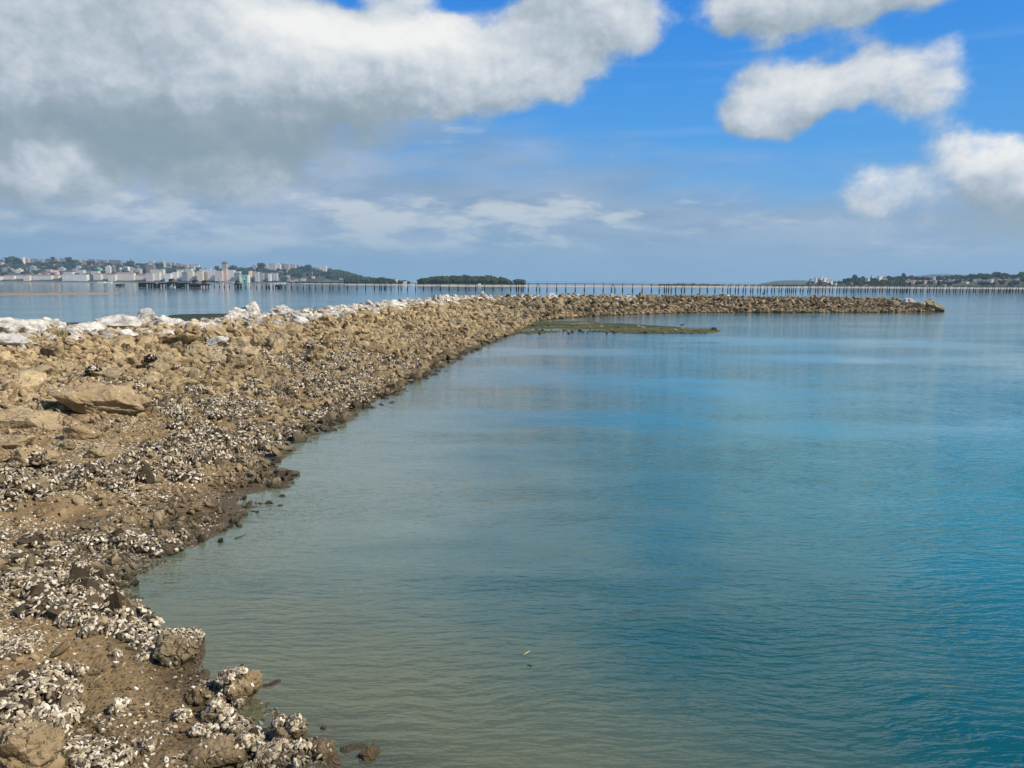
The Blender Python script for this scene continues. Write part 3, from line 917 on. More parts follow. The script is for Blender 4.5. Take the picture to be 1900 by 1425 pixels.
BOULDERS = [
    # crest, white
    (28, 612, 130, 34, 'white', 'long low white boulder with grey streaks at the left end of the crest'),
    (8, 632, 90, 26, 'white', 'white boulder just below the left end of the crest'),
    (92, 604, 46, 30, 'white', 'grey white jagged boulder beside the yellow stained block on the crest'),
    (98, 618, 34, 26, 'tan', 'yellow stained limestone block with grass at its foot'),
    (150, 612, 90, 30, 'white', 'wide creamy white boulder right of the yellow stained block'),
    (226, 601, 82, 34, 'white', 'wide pale boulder with a cracked left end, left of the peaked white boulder'),
    (275, 594, 52, 44, 'white', 'tall peaked white boulder, highest on the left half of the crest'),
    (302, 601, 36, 30, 'white', 'white boulder leaning on the right foot of the peaked one'),
    (321, 596, 28, 18, 'white', 'small white rock with a dark corner behind the crest near the green bank'),
    (238, 622, 44, 20, 'white', 'grey white slab lying under the wide pale boulder'),
    (362, 606, 58, 22, 'white', 'flat creamy boulder with a straight dark foot on the crest'),
    (392, 607, 32, 20, 'white', 'small flat white boulder beside the creamy flat one'),
    (420, 599, 24, 18, 'old', 'small grey rock at the foot of the big twin boulder'),
    (441, 586, 38, 34, 'white', 'big white boulder with a dark shaded left face, left of the twin pair'),
    (466, 579, 34, 36, 'white', 'tall pointed white boulder, right of the twin pair'),
    (527, 582, 50, 32, 'white', 'large rounded white boulder, tallest right of the twin pair'),
    (568, 575, 20, 16, 'white', 'small white boulder with a dark left face standing against the green bank'),
    (556, 598, 36, 34, 'white', 'slanting slab with a black shaded underside below the large rounded boulder', 0.0, (0, 30)),
    (505, 588, 26, 16, 'white', 'low white rock at the left foot of the large rounded boulder'),
    (408, 634, 44, 26, 'white', 'pale leaning slab above the two grey brown boulders'),
    (518, 592, 20, 12, 'tan', 'small yellow stone below the large rounded white boulder'),
    (590, 586, 24, 16, 'white', 'white rock on the crest right of the dark faced boulder'),
    (650, 575, 34, 16, 'white', 'white rock where the crest begins to crowd with small white stones'),
    # face, grey brown
    (443, 636, 44, 26, 'old', 'grey brown boulder just under the pale leaning slab'),
    (479, 634, 30, 32, 'old', 'upright squarish grey brown boulder with a dark notch'),
    (524, 636, 50, 34, 'old', 'rounded grey brown boulder with a ribbed front'),
    (585, 656, 36, 48, 'tan', 'leaning tan slab beside the dark gap, tilted to the right', .1, (0, 25)),
    (366, 652, 46, 34, 'old', 'grey brown boulder leaning over the black hollow on the left', 0.0, (0, 25)),
    (398, 672, 46, 28, 'old', 'grey brown boulder overhanging the black hollow', -.15),
    (440, 672, 50, 34, 'old', 'flat topped grey boulder at the right end of the black hollow', 0.0),
    (460, 652, 42, 26, 'old', 'grey slab lying above the flat topped boulder'),
    (364, 697, 32, 26, 'old', 'dark pyramid shaped rock standing alone on the gravel'),
    (196, 694, 66, 24, 'old', 'flat grey brown ledge above the large tan slab'),
    (300, 676, 52, 40, 'old', 'broad tan grey boulder left of the black hollow'),
    (280, 705, 46, 26, 'old', 'low broad rock below the broad tan grey boulder'),
    (170, 655, 36, 18, 'mix', 'pale rock with a dark left end in the gravel below the crest'),
    (60, 690, 60, 26, 'old', 'low brown rock sunk in the gravel at the left'),
    # large slabs left
    (185, 742, 165, 62, 'tan', 'largest tan slab with a dark upright left end', .05, (0, 9)),
    (252, 752, 60, 40, 'tan', 'tan rock against the right end of the largest slab'),
    (50, 782, 160, 46, 'tan', 'long tan ledge with a deep black hollow below at the left edge', -.35, (8, 0)),
    (146, 800, 64, 36, 'tan', 'tilted tan slab to the right of the black hollow ledge', -.2, (10, 14)),
    (20, 822, 80, 28, 'tan', 'tan rock under the long ledge at the left edge'),
    (48, 850, 56, 40, 'tan', 'blocky tan rock below the black hollow'),
    (95, 856, 34, 46, 'tan', 'narrow upright brown rock beside the blocky tan rock'),
    (180, 838, 46, 34, 'old', 'rock crusted with oysters below the tilted tan slab'),
    (60, 905, 70, 34, 'old', 'rounded rock covered in white oysters near the left edge'),
    (640, 690, 40, 18, 'old', 'dark based rock on the face above the narrow waterline'),
    (745, 628, 30, 20, 'old', 'brown boulder with a black hollow on its left on the far face'),
    (684, 592, 26, 22, 'mix', 'pale boulder with dark shade under it on the far slope'),
    (850, 600, 34, 18, 'old', 'dark boulder on the far face above the mudflat'),
    # end of the breakwater
    (1686, 553, 26, 16, 'white', 'bright white rock on top of the far end of the breakwater', .3, (0, 0), 114),
    (1660, 558, 22, 14, 'old', 'dark boulder left of the white rock at the far end', .3, (0, 0), 113),
    (1712, 557, 22, 18, 'old', 'dark boulder right of the white rock at the far end', .3, (0, 0), 113),
    (1726, 563, 24, 16, 'old', 'tan boulder near the tip of the breakwater', .2, (0, 0), 112.5),
    (1739, 571, 24, 14, 'old', 'last dark boulder at the tip of the breakwater', .2, (0, 0), 112),
    (1700, 566, 26, 16, 'old', 'brown boulder halfway down the end slope of the breakwater', .25, (0, 0), 111.5),
    # foreground
    (58, 1392, 150, 120, 'tan', 'big rounded tan boulder in the bottom left corner', .3),
    (448, 1280, 84, 62, 'tan', 'tan boulder with dark pits at the water edge, nearest the sunken rock'),
    (372, 1294, 52, 44, 'tan', 'small tan rock with an oyster crust left of the pitted boulder'),
    (412, 1402, 112, 62, 'tan', 'flat brown slab ringed by oysters at the bottom'),
    (528, 1362, 56, 44, 'tan', 'brown knob of rock left of the half sunk slab'),
    (402, 1330, 60, 40, 'old', 'dark rock standing between the pitted boulder and the flat brown slab'),
    (598, 1388, 56, 34, 'tan', 'half sunk tan slab pointing into the water', .4),
    (687, 1408, 58, 44, 'tan', 'brown rock breaking the surface at the bottom of the picture', .4),
    (332, 1210, 80, 76, 'old', 'tall dark block crowned with oysters at the water edge', .15),
    (252, 1112, 22, 22, 'old', 'little oyster crusted rock standing in the water', .2),
    (150, 1296, 26, 16, 'tan', 'small brown stone on the mud right of the oyster heap'),
    (505, 760, 26, 14, 'tan', 'pale stone among the oysters on the lower slope'),
]
for b_ in BOULDERS:
    a_ = list(b_)
    kw = {}
    if len(a_) > 6:
        kw['sink'] = a_[6]
    if len(a_) > 7:
        kw['tilt'] = a_[7]
    if len(a_) > 8:
        kw['depth'] = a_[8]
    sml = a_[3] * a_[2] < 900 and a_[1] < 1000
    big_ = a_[1] > 1150 or a_[2] > 120
    bould(*a_[:6], sub=3 if sml else (5 if big_ else 4), **kw)
for (px, py, w_, h_, z_, lb_) in ((508, 1276, 64, 22, -0.05, 'dark sunken rock just off the pitted boulder'), (618, 1328, 60, 24, -0.06, 'dark sunken rock farther out in the shallows'), (662, 1393, 70, 24, -0.04, 'dark weedy rock under water behind the bottom most rock')):
    bould(px, py, w_, h_, 'sunk', lb_, z=z_, sink=.45, cat='rock')

# larger stones one can pick out: children of the breakwater
def far_from(p, r, f=1.0):
    for (ox, oy, orr) in occupied:
        if (p[0] - ox) ** 2 + (p[1] - oy) ** 2 < ((orr + r) * f) ** 2:
            return False
    return True


cand, ct = sample_slope(2600, 0.22, 1.12, lambda x, y, t, z: np.clip((t - 0.18) * 1.6, 0, 1) ** 1.2 / np.maximum(7, np.hypot(x, y)) ** 0.9 * (y > 6))
placed = 0
stone_meshes_used = []
for p_, t_ in zip(cand, ct):
    if placed >= 300:
        break
    d_ = math.hypot(p_[0], p_[1])
    r_ = min(0.55, max(0.13, (0.0115 * d_) * (0.6 + 1.1 * random.random() ** 2)))
    if t_ < 0.45:
        r_ *= 0.75
    if not far_from(p_, r_, 0.8) or abs(p_[0]) > 0.66 * p_[1] + 1.5:
        continue
    o = bpy.data.objects.new('stone', random.choice(MMW if (t_ > 0.86 and not (p_[1] > 85 and p_[0] > 18)) else (MMF if p_[1] > 76 else MM)))
    link(o, breakwater)
    o.location = (p_[0], p_[1], p_[2] + r_ * random.uniform(0.05, 0.35))
    o.rotation_euler = (random.uniform(-.8, .8), random.uniform(-.8, .8), random.uniform(0, 6.3))
    o.scale = (r_ * random.uniform(0.9, 1.5), r_ * random.uniform(0.8, 1.1), r_ * random.uniform(0.5, 0.95))
    occupied.append((p_[0], p_[1], r_ * 0.7))
    placed += 1
print('stones as parts', placed)


def rubble(name, n, tlo, thi, rfun, dens, label, sink=(0.0, 0.3), parent=breakwater, flat_=(0.5, 1.0), src=None, tilt=1.1, umin=0.0, umax=NS - 1.0):
    p, t = sample_slope(n, tlo, thi, dens, umin, umax)
    d_ = np.hypot(p[:, 0], p[:, 1])
    r = rfun(d_, t, rng.random(n))
    p = p.copy()
    p[:, 2] += r * rng.uniform(*sink, n)
    rot = np.stack([rng.uniform(-tilt, tilt, n), rng.uniform(-tilt, tilt, n), rng.uniform(0, 6.3, n)], -1)
    scl = np.stack([r * rng.uniform(.9, 1.6, n), r * rng.uniform(.6, 1.0, n), r * rng.uniform(*flat_, n)], -1)
    return scatter(name, p, rot, scl, rng.integers(0, 10, n), src or SRC_STONE, parent, label)


inview = lambda x, y: (np.abs(x) < 0.70 * y + 2.5) & (y > 3.0)
vis = lambda x, y: np.where(inview(x, y), 1.0, 0.12)
patch = lambda x, y, s=0.35, sd=77: np.clip(fbm(x * s, y * s, sd, 3) * 2.2 + 0.55, 0.06, 1)
# white stones of the crest
rubble('crest_rubble', 9000, 0.84, 1.35, lambda d, t, u: (0.04 + 0.20 * u ** 3.0) * np.clip(d / 28, .8, 1.9),
       lambda x, y, t, z: vis(x, y) * np.clip((t - 0.80) * 7, 0, 1) * np.where(t > 1.15, 0.5, 1), 'heap of small white limestone rubble along the crest', src=SRC_WHITE, umax=20.3, tilt=.9)
rubble('crest_rubble', 3500, 0.86, 1.3, lambda d, t, u: (0.12 + 0.34 * u ** 2.5),
       lambda x, y, t, z: np.ones_like(x), 'dark ragged stones along the crest of the far arm', umin=20.3, sink=(0, .6), src=SRC_FAR)
# tan rubble of the face, thick on the far arm
rubble('slope_rubble', 15000, 0.0, 1.1, lambda d, t, u: (0.035 + 0.17 * u ** 3.4) * np.clip(d / 30, .55, 1.4),
       lambda x, y, t, z: vis(x, y) * (y < 42) * np.clip(t * 1.6 + .12, 0.02, 1) * patch(x, y), 'tan and brown rubble packed on the near face of the breakwater', sink=(0, .5))
rubble('slope_rubble', 15000, -0.01, 1.1, lambda d, t, u: (0.055 + 0.33 * u ** 3.0) * np.clip(d / 70, .62, 1.25),
       lambda x, y, t, z: vis(x, y) * (np.hypot(x, y) > 36), 'tan rubble heaped on the middle face of the breakwater', sink=(-.1, .8), umax=18.3)
rubble('far_rubble', 13000, -0.01, 1.1, lambda d, t, u: 0.07 + 0.34 * u ** 2.8,
       lambda x, y, t, z: np.ones_like(x), 'dark brown rubble heaped on the far arm of the breakwater', sink=(-.1, .9), src=SRC_FAR, umin=17.6)
rubble('waterline_stones', 5000, -0.03, 0.10, lambda d, t, u: (0.03 + 0.10 * u ** 2.5) * np.clip(d / 18, .6, 3),
       lambda x, y, t, z: vis(x, y) * (y > 9) * patch(x, y, 0.8, 79), 'dark wet stones along the edge of the water', sink=(-.1, .6))
rubble('pebbles', 46000, 0.02, 1.0, lambda d, t, u: (0.014 + 0.05 * u ** 3) * np.clip(d / 14, .6, 1.8),
       lambda x, y, t, z: vis(x, y) / np.maximum(5, np.hypot(x, y)) ** 1.0 * (y < 60) * np.clip(0.1 + t * 2.5, 0, 1) * patch(x, y, 0.9, 78), 'small tan pebbles and gravel strewn over the slope')

rubble('mud_grit', 16000, 0.0, 0.45, lambda d, t, u: 0.004 + 0.016 * u ** 3,
       lambda x, y, t, z: inview(x, y) * (y < 10) * patch(x, y, 1.3, 81), 'fine grit and broken shell on the near mud', sink=(0, .4))
rubble('submerged_stones', 2600, -0.16, 0.0, lambda d, t, u: (0.02 + 0.09 * u ** 2.5) * np.clip(d / 10, .7, 3),
       lambda x, y, t, z: inview(x, y) * (y < 60) * patch(x, y, 0.9, 82), 'dark stones under the shallow edge of the water', sink=(-.1, .5), src=SRC_FAR)
# stones strewn over the mudflat
n_ = 240
tt = rng.random(n_)
mp = [on_z(965 + 350 * t, np.interp(965 + 350 * t, [940, 1080, 1320], [600, 594, 611]) + 2 + rng.random() * np.interp(965 + 350 * t, [940, 1080, 1320], [18, 22, 5]), 0.05) for t in tt]
r = 0.05 + 0.16 * rng.random(n_) ** 3
scatter('mudflat_stones', [(q.x, q.y, 0.06) for q in mp], np.stack([rng.uniform(-.5, .5, n_), rng.uniform(-.5, .5, n_), rng.uniform(0, 6.3, n_)], -1), np.stack([r * 1.4, r, r * .6], -1), rng.integers(0, 10, n_), SRC_STONE, None, 'small dark stones strewn over the green mudflat')

# ------------------------------------------------------------------ oysters
def shell_mesh(seed):
    """one half of a rock oyster: a cupped, uneven teardrop about one unit long"""
    r_ = np.random.default_rng(seed)
    n = 9
    ang = np.linspace(0, 2 * math.pi, n, endpoint=False)
    rr = 0.5 * (1 + 0.22 * np.cos(ang)) * (1 + r_.uniform(-.16, .16, n))
    ring = [(rr[i] * math.cos(a), 0.62 * rr[i] * math.sin(a), r_.uniform(-.05, .05)) for i, a in enumerate(ang)]
    mid = [(x * 0.55, y * 0.55, 0.14 + r_.uniform(-.03, .03)) for x, y, _ in ring]
    V = ring + mid + [(0.05, 0, 0.17), (0, 0, -0.05)]
    F = []
    for i in range(n):
        j = (i + 1) % n
        F += [(i, j, n + j, n + i), (n + i, n + j, 2 * n), (j, i, 2 * n + 1)]
    me = bpy.data.meshes.new('oyster')
    me.from_pydata(V, [], F)
    me.update()
    me.materials.append(m_shell)
    return me


m_shell, k = new_mat('oyster_shell')
geo = k.node('ShaderNodeNewGeometry')
p = geo.outputs['Position']
rnd = k.node('ShaderNodeObjectInfo').outputs['Random']
n1 = k.noise(p, 60, 4, 0.6)
c = k.ramp(rnd, [(0.0, (0.05, 0.038, 0.024)), (0.26, (0.17, 0.13, 0.078)), (0.56, (0.44, 0.36, 0.23)), (0.84, (0.68, 0.60, 0.44)), (1.0, (0.84, 0.78, 0.64))])
c = k.mix(k.math('MULTIPLY', k.sstep(n1, 0.50, 0.68), 0.6), c, (0.10, 0.085, 0.07))
wz = k.sstep(k.node('ShaderNodeSeparateXYZ', {0: p}).outputs[2], 0.12, 0.0)
c = k.mix(k.math('MULTIPLY', wz, 0.75), c, (0.05, 0.042, 0.022))
finish(k, c, 0.65, k.node('ShaderNodeBump', {'Height': n1, 'Strength': 0.5, 'Distance': 0.006}).outputs[0], 0.35)
SRC_SHELL = source('oyster_source', [shell_mesh(900 + i) for i in range(10)])

# everything solid that oysters can sit on
VV, FF, base_ = [], [], 0
dg = None
bpy.context.view_layer.update()
for o in list(COL.objects):
    if o.type == 'MESH' and (o.name.startswith('boulder') or o.name.startswith('stone')):
        q = (o.location.x, o.location.y)
        if math.hypot(*q) > 45:
            continue
        me = o.data
        mw = np.array(o.matrix_world)
        v = np.empty(len(me.vertices) * 3, np.float32)
        me.vertices.foreach_get('co', v)
        v = v.reshape(-1, 3) @ mw[:3, :3].T + mw[:3, 3]
        f = [tuple(i + base_ for i in p_.vertices) for p_ in me.polygons]
        VV.append(v)
        FF += f
        base_ += len(v)
ROCKS = BVHTree.FromPolygons([tuple(v) for v in np.concatenate(VV)], FF)


def top(x, y):
    a = BW.ray_cast(Vector((x, y, 30)), DOWN)
    b = ROCKS.ray_cast(Vector((x, y, 30)), DOWN)
    if a[0] is None and b[0] is None:
        return None
    if b[0] is not None and (a[0] is None or b[0].z > a[0].z):
        return b[0], b[1], True
    return a[0], a[1], False


pts, rots, scls = [], [], []


def put_shell(pos_, nrm, size, up=0.5):
    n_ = (nrm + Vector((random.gauss(0, up), random.gauss(0, up), random.gauss(0, up * 0.6)))).normalized()
    q = n_.to_track_quat('Z', 'Y')
    e = (q.to_matrix() @ Matrix.Rotation(random.uniform(0, 6.28), 3, 'Z')).to_euler()
    pts.append(tuple(pos_ + n_ * size * 0.10))
    rots.append(tuple(e))
    scls.append((size * random.uniform(.8, 1.25), size * random.uniform(.75, 1.15), size * random.uniform(.7, 1.4)))


# heaps of old shell and mud under live oysters, blackened as gap shade
m_clump = rock_mat('oyster_clump_mud', low=((0.013, 0.010, 0.006), (0.048, 0.037, 0.021)), tide=(8, 9), bump_d=0.04, dark=0.8)
clump_src = source('clump_source', [rock_mesh('clump', 700 + i, 2, m_clump, planes=8, cut=0.6, rough=0.6, freq=3.4) for i in range(5)])
cpos, crot, cscl = [], [], []


def clump(x, y, r, h, nsh, size):
    t_ = top(x, y)
    if t_ is None:
        return
    c0 = t_[0]
    cpos.append((c0.x, c0.y, c0.z + h * 0.05))
    crot.append((random.uniform(-.2, .2), random.uniform(-.2, .2), random.uniform(0, 6.3)))
    cscl.append((r, r * random.uniform(.7, 1), h))
    for _ in range(nsh):
        a, e = random.uniform(0, 6.283), math.asin(random.random() ** 0.7)
        n_ = Vector((math.cos(a) * math.cos(e) / r, math.sin(a) * math.cos(e) / r, math.sin(e) / h)).normalized()
        pp = Vector((c0.x + math.cos(a) * math.cos(e) * r * 0.92, c0.y + math.sin(a) * math.cos(e) * r * 0.85, c0.z + math.sin(e) * h * 0.95 + 0.02 * h))
        put_shell(pp, n_, size * random.uniform(.6, 1.3), 0.75)


def clump_px(px, py, wpx, hpx, nsh=None, size=0.054):
    q = hit(px, py)
    if q is None:
        return
    s_ = (q - CAM).dot(Fw) / FPX
    r, h = wpx * s_ / 2, hpx * s_ / 2
    clump(q.x, q.y, r, max(h, 0.06), nsh or int(100 + 2300 * r * r), size)


CL_PX = [  # named heaps near the camera
    (60, 1300, 120, 70), (100, 1262, 70, 60), (20, 1340, 80, 60), (125, 1330, 60, 60), (95, 1345, 80, 60), (40, 1270, 70, 40), (125, 1290, 50, 60),
    (170, 1408, 100, 40), (215, 1412, 70, 40), (140, 1400, 70, 40), (190, 1422, 90, 40),
    (330, 1192, 90, 40), (356, 1188, 44, 40), (300, 1190, 60, 40), (250, 1180, 70, 40), (215, 1172, 60, 40), (180, 1165, 60, 34), (270, 1200, 60, 30),
    (140, 1150, 70, 34), (100, 1135, 70, 34), (60, 1130, 60, 30), (200, 1120, 60, 34), (160, 1105, 60, 30), (265, 1150, 40, 34), (232, 1140, 50, 30),
    (30, 1200, 50, 30), (15, 1215, 50, 26), (55, 1190, 40, 24),
    (430, 1290, 40, 30), (408, 1272, 34, 30), (440, 1352, 60, 34), (470, 1372, 50, 36), (420, 1345, 40, 30), (520, 1395, 60, 40), (560, 1402, 44, 50), (500, 1415, 60, 40), (548, 1372, 30, 34), (455, 1395, 30, 26),
    (218, 1318, 22, 14), (370, 1360, 30, 20), (340, 1330, 30, 18), (875, 1422, 26, 10),
    (30, 1085, 60, 34), (80, 1070, 70, 36), (140, 1060, 60, 30), (20, 1040, 60, 34), (110, 1030, 60, 30), (180, 1010, 60, 30), (230, 1000, 50, 26),
]
for c_ in CL_PX:
    clump_px(*c_)
    # a fringe of smaller heaps round each
    for _ in range(2):
        clump_px(c_[0] + random.gauss(0, c_[2] * .45), c_[1] + random.gauss(0, c_[3] * .4), c_[2] * random.uniform(.25, .5), c_[3] * random.uniform(.3, .6))
cc, cct = sample_slope(1500, 0.01, 0.62, lambda x, y, t, z: inview(x, y) * (y > 7.5) * (y < 55) * patch(x, y, 0.5, 91) ** 2 * np.clip(1.15 - t * 1.6, 0.05, 1) / np.maximum(6, np.hypot(x, y)) ** 0.5)
for p_ in cc:
    d_ = math.hypot(p_[0], p_[1])
    s_ = min(1.0, 0.35 + 9 / d_)
    r_ = random.uniform(.07, .24)
    clump(p_[0], p_[1], r_, r_ * random.uniform(.5, 1.0), int(s_ * (22 + 900 * r_ * r_)), 0.056 * (1 + d_ / 60))
scatter('oyster_heaps', cpos, crot, cscl, rng.integers(0, 5, len(cpos)), clump_src, None, 'dark humps of old shell and mud under the live oysters')
# loose and single oysters between the heaps and on the stones
n_loose = 95000
lp, lt = sample_slope(n_loose, 0.0, 0.72, lambda x, y, t, z: inview(x, y) * (y < 62) * (patch(x, y, 0.8, 92) ** 1.6 * np.clip(1.2 - t * 1.7, 0.03, 1) + 0.03) / np.maximum(6, np.hypot(x, y)) ** 0.75 * np.where((z < 0.5) & (y < 8.5) & (x > -4.6), 0.45, 1))
for p_ in lp:
    d_ = math.hypot(p_[0], p_[1])
    if d_ < 30:
        t_ = top(p_[0], p_[1])
        if t_ is None:
            continue
        put_shell(t_[0], t_[1], random.uniform(.016, .046) * (1 + d_ / 45), 0.5)
    else:
        put_shell(Vector(p_), Vector((0, 0, 1)), random.uniform(.05, .11) * (1 + d_ / 90), 0.6)
print('shells', len(pts), 'clumps', len(cpos))
scatter('oyster_shells', pts, rots, scls, rng.integers(0, 10, len(pts)), SRC_SHELL, None, 'white and grey oyster shells crusting the heaps and stones near the water')

# ------------------------------------------------------------------ far shores
m_wood, k = new_mat('tree_foliage')
geo = k.node('ShaderNodeNewGeometry')
rnd = k.node('ShaderNodeObjectInfo').outputs['Random']
n = k.noise(geo.outputs['Position'], 0.35, 4, 0.7)
c = k.mix(rnd, (0.026, 0.046, 0.020), (0.075, 0.104, 0.040))
c = k.mix(k.sstep(n, 0.35, 0.7), k.vmath('SCALE', c, scale=0.6), c)
finish(k, c, 0.9, k.node('ShaderNodeBump', {'Height': n, 'Strength': 1.0, 'Distance': 1.5}).outputs[0], 0.1)
m_hill, k = new_mat('hill_scrub')
geo = k.node('ShaderNodeNewGeometry')
n = k.noise(geo.outputs['Position'], 0.02, 6, 0.65)
sepz = k.node('ShaderNodeSeparateXYZ', {0: geo.outputs['Position']}).outputs[2]
c = k.mix(k.sstep(n, 0.35, 0.65), (0.030, 0.045, 0.020), (0.085, 0.090, 0.045))
c = k.mix(k.sstep(k.math('ADD', sepz, k.math('MULTIPLY', n, 3.0)), 4.2, 2.6), c, (0.46, 0.40, 0.30))
finish(k, c, 0.95)
m_trunk = simple('tree_bark', (0.07, 0.05, 0.035))


def crown_mesh(name, seed, mat=m_wood):
    """clustered crown: several ragged lumps at different heights, gaps between them"""
    r_ = np.random.default_rng(seed)
    VV_, FF_, b = [], [], 0
    for i in range(7):
        V, Fc = ICO[2]
        off = Vector(r_.uniform(-50, 50, 3))
        d = np.array([mnoise.fractal(Vector(v) * 2.2 + off, 0.7, 2.2, 3, noise_basis='PERLIN_ORIGINAL') for v in V])
        s = r_.uniform(.38, .62)
        c0 = np.array([r_.uniform(-.55, .55), r_.uniform(-.55, .55), r_.uniform(-.35, .5)]) if i else np.zeros(3)
        v = V * (1 + 0.55 * d)[:, None] * s * np.array([1, 1, .8]) + c0
        VV_.append(v)
        FF_ += [[a + b for a in f] for f in Fc]
        b += len(v)
    me = bpy.data.meshes.new(name)
    me.from_pydata([tuple(v) for v in np.concatenate(VV_)], [], FF_)
    me.update()
    me.materials.append(mat)
    return me


CROWNS = [crown_mesh('crown', 40 + i) for i in range(5)]
SRC_CROWN = source('crown_source', CROWNS)


def hz_y(px):
    return CY - FPX * math.tan(PITCH) + (px - CX) * math.tan(ROLL)


LANDS = {}


def far_land(name, ridge, d_shore, d_ridge, label, trees, tsize, crest_tree=6, back=700, nx=150, ny=26, pw=1.0):
    R_ = np.array(ridge, float)
    pxs = np.linspace(R_[0, 0], R_[-1, 0], nx)
    ys = np.interp(pxs, R_[:, 0], R_[:, 1])
    G = np.zeros((nx, ny + 6, 3))
    for i, (px, y) in enumerate(zip(pxs, ys)):
        top_ = at_depth(px, y, d_ridge)
        zt = max(0.4, top_.z - crest_tree)
        for j in range(ny + 6):
            if j < ny:
                t = j / (ny - 1)
                D = d_shore + (d_ridge - d_shore) * t
                z = -1.0 + (zt + 1.0) * (0.10 * min(1, t * 8) + 0.90 * t ** pw)
            else:
                t = (j - ny + 1) / 6
                D = d_ridge + back * t
                z = zt * (1 - t) - 1.5 * t
            G[i, j] = (top_.x * D / d_ridge, D, z)
    nz = fbm(G[..., 0] / 60, G[..., 1] / 60, len(name), 4)
    G[:, 1:ny - 1, 2] += (nz * np.clip(G[..., 2], 0, 14) * 0.25)[:, 1:ny - 1]
    o, q = grid_mesh(name, G, m_hill)
    tag(o, label, None, None, 'structure')
    bv = BVHTree.FromPolygons([tuple(v) for v in G.reshape(-1, 3)], [tuple(a) for a in q])
    LANDS[label] = bv
    return o, G, bv


def wood_on(name, G, n, size, label, zmin=3.5, mask=None, pxr=None):
    A = G[:-1, :-1]
    e1, e2 = G[1:, :-1] - A, G[:-1, 1:] - A
    w = np.linalg.norm(np.cross(e1, e2), axis=-1) * (A[..., 2] > zmin)
    if mask is not None:
        w = w * mask(A[..., 0], A[..., 1], A[..., 2])
    w = w.reshape(-1) / w.sum()
    ids = rng.choice(len(w), n, p=w)
    i, j = np.divmod(ids, G.shape[1] - 1)
    a, b = rng.random((n, 1)), rng.random((n, 1))
    p = G[i, j] * (1 - a) * (1 - b) + G[i + 1, j] * a * (1 - b) + G[i, j + 1] * (1 - a) * b + G[i + 1, j + 1] * a * b
    s = size * rng.uniform(.55, 1.25, n)
    p[:, 2] += s * 0.45
    scatter(name, p, np.stack([np.zeros(n), np.zeros(n), rng.uniform(0, 6.3, n)], -1), np.stack([s, s, s * rng.uniform(.7, 1.1, n)], -1), rng.integers(0, 5, n), SRC_CROWN, None, label)


# the city hill
cityridge = [(-60, 476), (0, 478), (22, 476), (40, 484), (62, 481), (100, 480), (132, 479), (150, 484), (190, 482), (215, 483), (236, 490), (243, 485), (262, 490), (286, 486), (300, 487), (330, 491), (362, 496), (385, 500),
             (410, 500), (432, 494), (446, 498), (470, 496), (486, 491), (500, 496), (556, 496), (580, 496), (606, 499), (625, 501), (650, 509), (680, 515), (700, 519), (722, 522)]
city_hill, GCI, BCI = far_land('city_hill', cityridge, 2560, 3100, 'built up wooded hill behind the white waterfront', 0, 0, crest_tree=9, nx=200, pw=0.9)
wood_on('woodland', GCI, 2600, 9.5, 'dark woods and garden trees covering the city hill', 6, lambda x, y, z: np.where(x / y > -0.24, 2.2, 0.8) * np.clip((y - 2640) / 200, 0.15, 1))
# low wooded point running right from the city
tip = [(640, 519), (690, 520), (704, 517), (720, 518), (738, 521), (752, 523), (768, 525), (800, 527), (850, 527.5), (1000, 529)]
_, GTI, BTI = far_land('headland', tip, 1500, 1660, 'low sandy point with trees at the end of the city shore', 0, 0, crest_tree=3, nx=80)
wood_on('woodland', GTI, 340, 4.2, 'trees on the low sandy point right of the city hill', 3.0, lambda x, y, z: (x / y < -0.125) * 1.0)
isl = [(768, 527), (774, 521.5), (784, 519.5), (800, 518.5), (820, 516), (850, 514.5), (878, 514.5), (898, 514.5), (910, 515.5), (922, 519), (934, 518), (942, 521.5), (950, 522.5), (962, 521), (975, 522.5), (984, 526), (1000, 528)]
_, GIS, BIS = far_land('wooded_hill', isl, 1080, 1300, 'low green wooded hill in the middle of the far shore', 0, 0, crest_tree=5, nx=90, back=250)
wood_on('woodland', GIS, 1500, 5.2, 'dense green wood covering the low hill in the middle of the far shore', 3.2)
spit = [(980, 527), (1020, 526.8), (1100, 527.5), (1200, 527.6), (1290, 526.5), (1330, 528), (1400, 528.6), (1500, 528.4)]
_, GSP, BSP = far_land('sand_spit', spit, 1150, 1300, 'long pale sand spit behind the pier', 0, 0, crest_tree=1.4, nx=80)
wood_on('woodland', GSP, 260, 1.6, 'low scrub along the top of the sand spit', 3.0)
rr_ = [(1478, 531), (1492, 528), (1500, 523), (1508, 518), (1518, 517), (1532, 518), (1546, 520), (1562, 521), (1572, 517), (1590, 514), (1600, 516), (1622, 516), (1640, 514), (1665, 512), (1680, 511), (1700, 513), (1730, 514), (1760, 513),
       (1795, 512), (1803, 509), (1820, 507), (1838, 507), (1852, 505), (1864, 505), (1880, 510), (1890, 506), (1900, 504), (1990, 503)]
_, GRI, BRI = far_land('village_hill', rr_, 1240, 1700, 'low green hill with villages on the right shore', 0, 0, crest_tree=7, nx=170, back=500)
wood_on('woodland', GRI, 2300, 5.0, 'woods and hedges between the villages on the right shore', 3.2, lambda x, y, z: np.clip(fbm(x / 70, y / 70, 61, 3) + 0.45, 0.05, 1) + (y > 1620) * 2.0)
far_h = [(1395, 530), (1420, 524), (1440, 520.5), (1460, 519.5), (1490, 519.5), (1520, 522), (1560, 526), (1600, 529)]
far_land('distant_hill', far_h, 4300, 4700, 'faint blue hill behind the left end of the right shore', 0, 0, crest_tree=2, nx=60, back=300)
